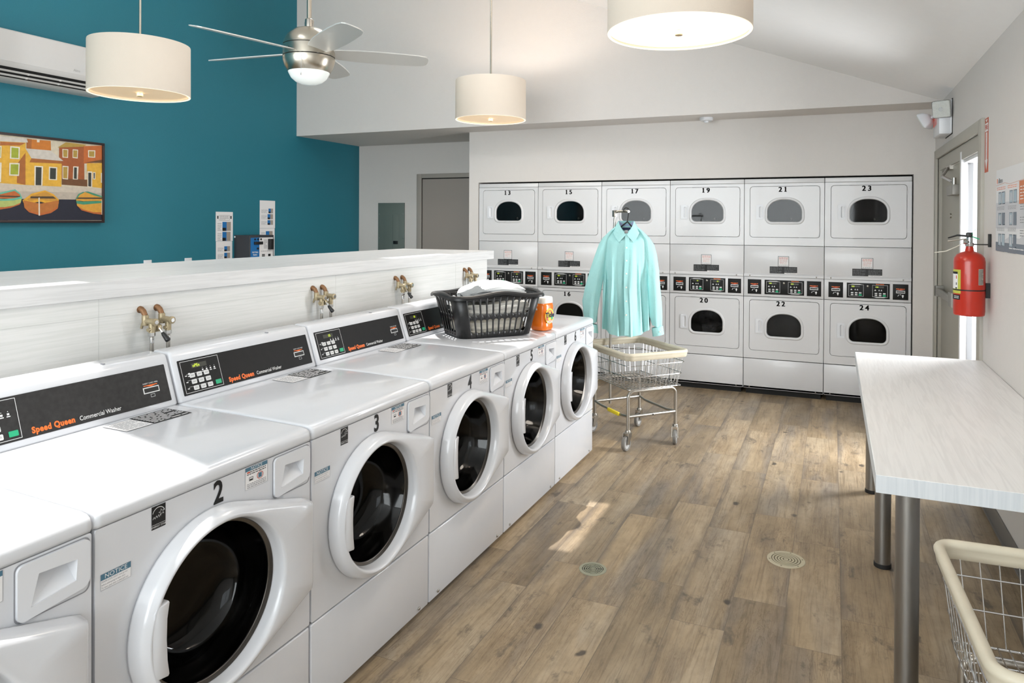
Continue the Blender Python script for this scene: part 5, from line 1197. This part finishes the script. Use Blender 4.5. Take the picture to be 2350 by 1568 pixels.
# ================================================================== DOOR WALL
X2 = XR
t = thing('exit_sign', 'white exit sign and emergency light over the door wall corner', 'exit sign', (X2, 5.92, 2.33))
mb = MB(); mb.box((-.085, -.155, -.125), (-.004, .150, .085), plastic_w, .006); mb.box((-.015, -.160, -.12), (0, .155, .12), plastic_w, .004); mb.box((-.004, -.166, -.127), (0, .16, .127), shadow_gap); h = obj('housing', mb, t)
mb = MB(); mb.text('EXIT', lambda a, b, d: (-.0862, .035-a, .005+b), .16, exit_red, bold=.002, sx=.62); obj('exit_lettering', mb, h, label='glowing red EXIT letters')
def head(y, x, z, ry, rz, lb):
    hd = MB(); c = Matrix.Translation((x, y, z)) @ Matrix.Rotation(rz, 4, 'Z') @ Matrix.Rotation(ry, 4, 'Y')
    def tr(v): return tuple(c @ Vector(v))
    R = [[tr((q, a, b)) for a, b in rrect(-w_, w_, -w_, w_, .014, 4)] for q, w_ in ((.05, .03), (.03, .052), (0, .062), (-.008, .062))]
    hd.loft(R, plastic_w, True, True, False); hh = obj('lamp_head', hd, t)
    ln = MB(); ln.loft([[tr((q, a, b)) for a, b in rrect(-w_, w_, -w_, w_, .013, 4)] for q, w_ in ((-.008, .060), (-.016, .057), (-.019, .045))], lens_m, True, False, True, smooth=False); ln.loft([[tr((-.02, a, b)) for a, b in circ(0, 0, r_, 16)] for r_ in (.014, .008)], chrome, True, False, True); obj('lens', ln, hh, label='clear ribbed lens')
head(-.175, -.070, .050, radians(-12), radians(62), '')
head(.16, -.140, .01, radians(-30), radians(-30), '')
mb = MB(); mb.tube([(-.05, -.1, .08), (-.06, -.12, .11), (-.09, -.13, .09)], .012, plastic_w, 8); mb.tube([(-.05, .12, .06), (-.09, .14, .04), (-.13, .15, .01)], .012, plastic_w, 8); obj('bracket', mb, t)
# fire arrow sign
mb = MB(); f = lambda a, b, d=0: (X2-.0012-d, a, b); ysg0, ysg1, zg0, zg1 = 4.495, 4.590, 1.845, 2.145
mb.box((X2-.0012, ysg0, zg0), (X2, ysg1, zg1), mat('sign_red', '#b9502e', .5)); yc = (ysg0+ysg1)/2
mb.rect(f, ysg0+.008, ysg1-.008, zg1-.075, zg1-.028, paper, .0003); mb.text('FIRE', lambda a, b, d: (X2-.0022, yc-a, zg1-.052+b), .036, red_ink, bold=.001, sx=1.0)
mb.add([f(ysg0+.018, zg1-.008, .0003), f(ysg1-.018, zg1-.008, .0003), f(yc, zg1-.024, .0003)], [[0, 1, 2]], paper)
mb.rect(f, yc-.022, yc+.022, zg0+.07, zg1-.08, paper, .0003); mb.add([f(yc-.036, zg0+.07, .0003), f(yc+.036, zg0+.07, .0003), f(yc, zg0+.012, .0003)], [[0, 1, 2]], paper)
mb.text('E\nX\nT\nI\nN\nG\nU\nI\nS\nH\nE\nR', lambda a, b, d: (X2-.0022, yc-a, zg0+.142+b), .0165, red_ink, bold=.0003, lines=.72)
tag(obj('fire_sign', mb), 'narrow red fire extinguisher arrow sign beside the door frame', 'sign')
# information poster
mb = MB(); P0, P1, Z0, Z1 = 3.30, 4.275, 1.422, 1.835; f = lambda a, b, d=0: (X2-.002-d, P1-a, b)
mb.box((X2-.002, P0, Z0), (X2-.0005, P1, Z1), mat('poster_paper', '#dad9da', .45))
pg = mat('poster_grey', '#c3c3c7', .5); pd = mat('poster_slate', '#6a7480', .5); pb = mat('poster_steelblue', '#9fb0bb', .5); po = mat('poster_orange', '#c8703e', .5)
mb.rect(f, 0, .975, Z0+.115, Z0+.245, pg, .0002); mb.rect(f, 0, .975, Z0, Z0+.045, pd, .0003)
mb.add([f(0, Z0+.045, .0003), f(.975, Z0+.045, .0003), f(.975, Z0+.11, .0003), f(.8, Z0+.085, .0003), f(.62, Z0+.098, .0003), f(.5, Z0+.07, .0003), f(.3, Z0+.075, .0003), f(.15, Z0+.05, .0003)], [[0, 1, 2, 3, 4, 5, 6, 7]], pg)
mb.text('alliance', lambda a, b, d: f(.10+a, Z1-.058+b, .0005), .034, paper_line, bold=.001); mb.rect(f, .02, .035, Z1-.07, Z1-.045, orange_ink, .0006); mb.text('laundry', lambda a, b, d: f(.64+a, Z1-.05+b, .0005), .03, orange_ink)
mb.add([f(0, Z1-.078, .0004), f(.2, Z1-.072, .0004), f(.3, Z1-.083, .0004), f(.975, Z1-.065, .0004), f(.975, Z1-.066, .0004), f(.3, Z1-.0845, .0004), f(.2, Z1-.0735, .0004), f(0, Z1-.0795, .0004)], [[0, 1, 2, 3, 4, 5, 6, 7]], po)
for c in range(2):
    a0 = .02+.24*c+.02; mb.lines(f, a0-.02, a0+.17, Z1-.106, Z1-.088, 2, orange_ink, c+1, .3, .0004, 4)
    for r in range(3):
        z1 = Z1-.115-.105*r; dk = pd if r else pb
        mb.rect(f, a0+.02, a0+.085, z1-.062, z1, pb, .0005); mb.rect(f, a0+.10, a0+.165, z1-.062, z1, dk if (r+c) % 2 or r == 1 else pb, .0005); mb.frame(f, a0+.02, a0+.085, z1-.062, z1, .004, pd, .0006); mb.frame(f, a0+.10, a0+.165, z1-.062, z1, .004, pd, .0006); mb.rect(f, a0+.04, a0+.065, z1-.05, z1-.012, pg, .0007)
        mb.lines(f, a0-.01, a0+.155, z1-.092, z1-.072, 3, paper_line, r+c*3, .35, .0005, 4)
mb.rect(f, .49, .975, Z1-.185, Z1-.08, po, .0005); mb.lines(f, .51, .9, Z1-.17, Z1-.10, 5, paper, 3, .3, .0008, 6)
for r in range(3): mb.lines(f, .51, .95, Z1-.215-.06*r, Z1-.195-.06*r+.015, 3, paper_line, r, .3, .0008, 7)
mb.lines(f, .3, .6, Z0+.017, Z0+.025, 1, paper, 2, .6, .0006, 5)
tag(obj('instruction_poster', mb), 'white and orange laundry instruction poster right of the fire extinguisher', 'poster')
# fire extinguisher
EX, EY = X2-.097, 4.42
t = thing('fire_extinguisher', 'red fire extinguisher strapped to the wall beside the exit door', 'fire extinguisher', (EX, EY, 0))
mb = MB(); mb.lathe([(.0005, 1.066), (.070, 1.064), (.0735, 1.068), (.0745, 1.075), (.0745, 1.082), (.0755, 1.086), (.0755, 1.355), (.072, 1.375), (.060, 1.393), (.040, 1.404), (.022, 1.410), (.018, 1.432), (.018, 1.440)], red_p, n=48); cyl = obj('cylinder', mb, t)
def on(r): return lambda a, b, d=0: ((r+d)*cos(a), (r+d)*sin(a), b)
def wrap(mb, r, a0, a1, z0, z1, m, n=10):
    f = on(r); mb.loft([[f(a0+(a1-a0)*k/n, z) for k in range(n+1)] for z in (z0, z1)], m, closed=False)
mb = MB(); A = radians(-146); wrap(mb, .0760, A-.75, A+.28, 1.183, 1.312, lime); wrap(mb, .0764, A-.6, A+.06, 1.208, 1.292, paper); wrap(mb, .0768, A-.6, A+.05, 1.288, 1.300, ink); wrap(mb, .0768, A-.1, A-.02, 1.262, 1.280, red_ink); wrap(mb, .0768, A-.15, A+.0, 1.208, 1.216, ink); wrap(mb, .0768, A-.1, A-.03, 1.228, 1.242, ink); wrap(mb, .0764, A-.75, A+.24, 1.150, 1.176, ink)
mb.lines(lambda a, b, d=0: on(.0770)(A+a, b), -.3, .15, 1.155, 1.172, 2, white_ink, 3, .45, 0, 3); obj('front_label', mb, cyl, label='lime and white label')
mb = MB(); A2 = radians(-58); wrap(mb, .0760, A2-.12, A2+.3, 1.232, 1.318, mat('label_grey', '#a7a59b', .5)); mb.lines(lambda a, b, d=0: on(.0764)(A2+a, b), -.1, .28, 1.235, 1.315, 12, ink, 3, .35, 0, 3); obj('rear_label', mb, cyl, label='grey printed label')
mb = MB(); wrap(mb, .0768, 0, 2*pi, 1.199, 1.2055, rubber, 48); mb.box((.076, -.012, 1.16), (.0965, .012, 1.24), rubber); obj('wall_strap', mb, t, label='black strap')
mb = MB(); mb.lathe([(.018, 1.436), (.021, 1.440), (.021, 1.455), (.016, 1.458), (.016, 1.486), (.012, 1.490)], chrome, n=24, cap1=True); mb.tube([(0, 0, 1.462), (-.02, -.03, 1.462)], .007, steel, 10); mb.lathe([(.0005, 0), (.014, 0), (.014, .012), (.0005, .012)], steel, (-.03, -.012, 1.462), 'X', 16); obj('valve', mb, t, label='chrome valve')
mb = MB(); mb.tube([(.0, 0, 1.492), (-.05, .05, 1.496), (-.09, .085, 1.480)], [.006, .005, .004], black_pl, 8); mb.tube([(0, 0, 1.480), (-.05, .05, 1.470), (-.09, .085, 1.462)], .0035, steel, 8); mb.box((-.016, -.016, 1.488), (.014, .014, 1.512), black_pl, .003); obj('lever', mb, t, label='black lever')
mb = MB(); mb.tube([(.01, -.02, 1.49), (.035, -.06, 1.478)], .003, green_btn, 6); mb.tube([(0, 0, 1.49), (.02, -.05, 1.53)], .001, green_btn, 5); mb.tube([(-.02, .0, 1.46), (-.06, .05, 1.43), (-.10, .10, 1.405), (-.15, .14, 1.395)], [.0018, .0025, .003, .0025], mat('cable_tie', '#d5d2c6', .5), 6); obj('seal_and_tag', mb, t, label='pale tie and green seal')
mb = MB(); mb.tube([(.0, 0, 1.448), (.05, -.02, 1.448), (.085, -.02, 1.448)], .0035, rubber, 6); mb.box((.083, -.03, 1.435), (.0965, -.01, 1.505), rubber, .001); obj('wall_hook', mb, t)
# smoke detector under the header
t = thing('smoke_detector', 'white round smoke detector under the header above the dryers', 'smoke detector', (-1.072, 6.50, ZS))
mb = MB(); mb.lathe([(.0005, 0), (.060, 0), (.062, -.004), (.058, -.026), (.045, -.031), (.0005, -.032)], plastic_w, n=32); obj('base', mb, t); mb = MB(); mb.lathe([(.022, -.031), (.020, -.045), (.0005, -.05)], plastic_w, n=20); obj('sensor_dome', mb, t)
# floor drains
def drain(label, x, y, R, m1, m2, spokes):
    mb = MB(); mb.lathe([(R+.002, 0), (R+.002, .0012), (R, .003), (R*.80, .003), (R*.80, .0012)], m1, (0, 0, 0), 'Z', 40)
    mb.lathe([(.0005, .0010), (R*.8, .0010)], m2, n=40)
    n = 5
    for i in range(n):
        r1 = R*.78*(i+.25)/n; r2 = R*.78*(i+.75)/n; mb.lathe([(r1, .001), (r1, .003), (r2, .003), (r2, .001)], m1, n=36, smooth=False)
    if spokes:
        for k in range(8): a = 2*pi*k/8; mb.prism([(cos(a)*.008-sin(a)*.002, sin(a)*.008+cos(a)*.002, .003), (cos(a)*R*.8-sin(a)*.002, sin(a)*R*.8+cos(a)*.002, .003), (cos(a)*R*.8+sin(a)*.002, sin(a)*R*.8-cos(a)*.002, .003), (cos(a)*.008+sin(a)*.002, sin(a)*.008-cos(a)*.002, .003)], (0, 0, -.002), m1)
    else:
        for k in range(6): a = 2*pi*k/6+.3; mb.lathe([(.004, .0032), (.0005, .0036)], m2, (cos(a)*R*.9, sin(a)*R*.9, 0), 'Z', 8)
    tag(obj('floor_drain', mb, None, (x, y, 0)), label, 'drain')
drain('dark green-grey slotted floor drain below the sunlit patch', -.984, 2.998, .060, mat('drain_metal', '#8d8c78', .5), shadow_gap, True)
drain('pale beige ringed floor drain nearer the table', -.190, 3.435, .082, mat('drain_pale', '#b0a78f', .5), mat('drain_groove', '#6e6654', .7), False)
bpy.context.view_layer.update()
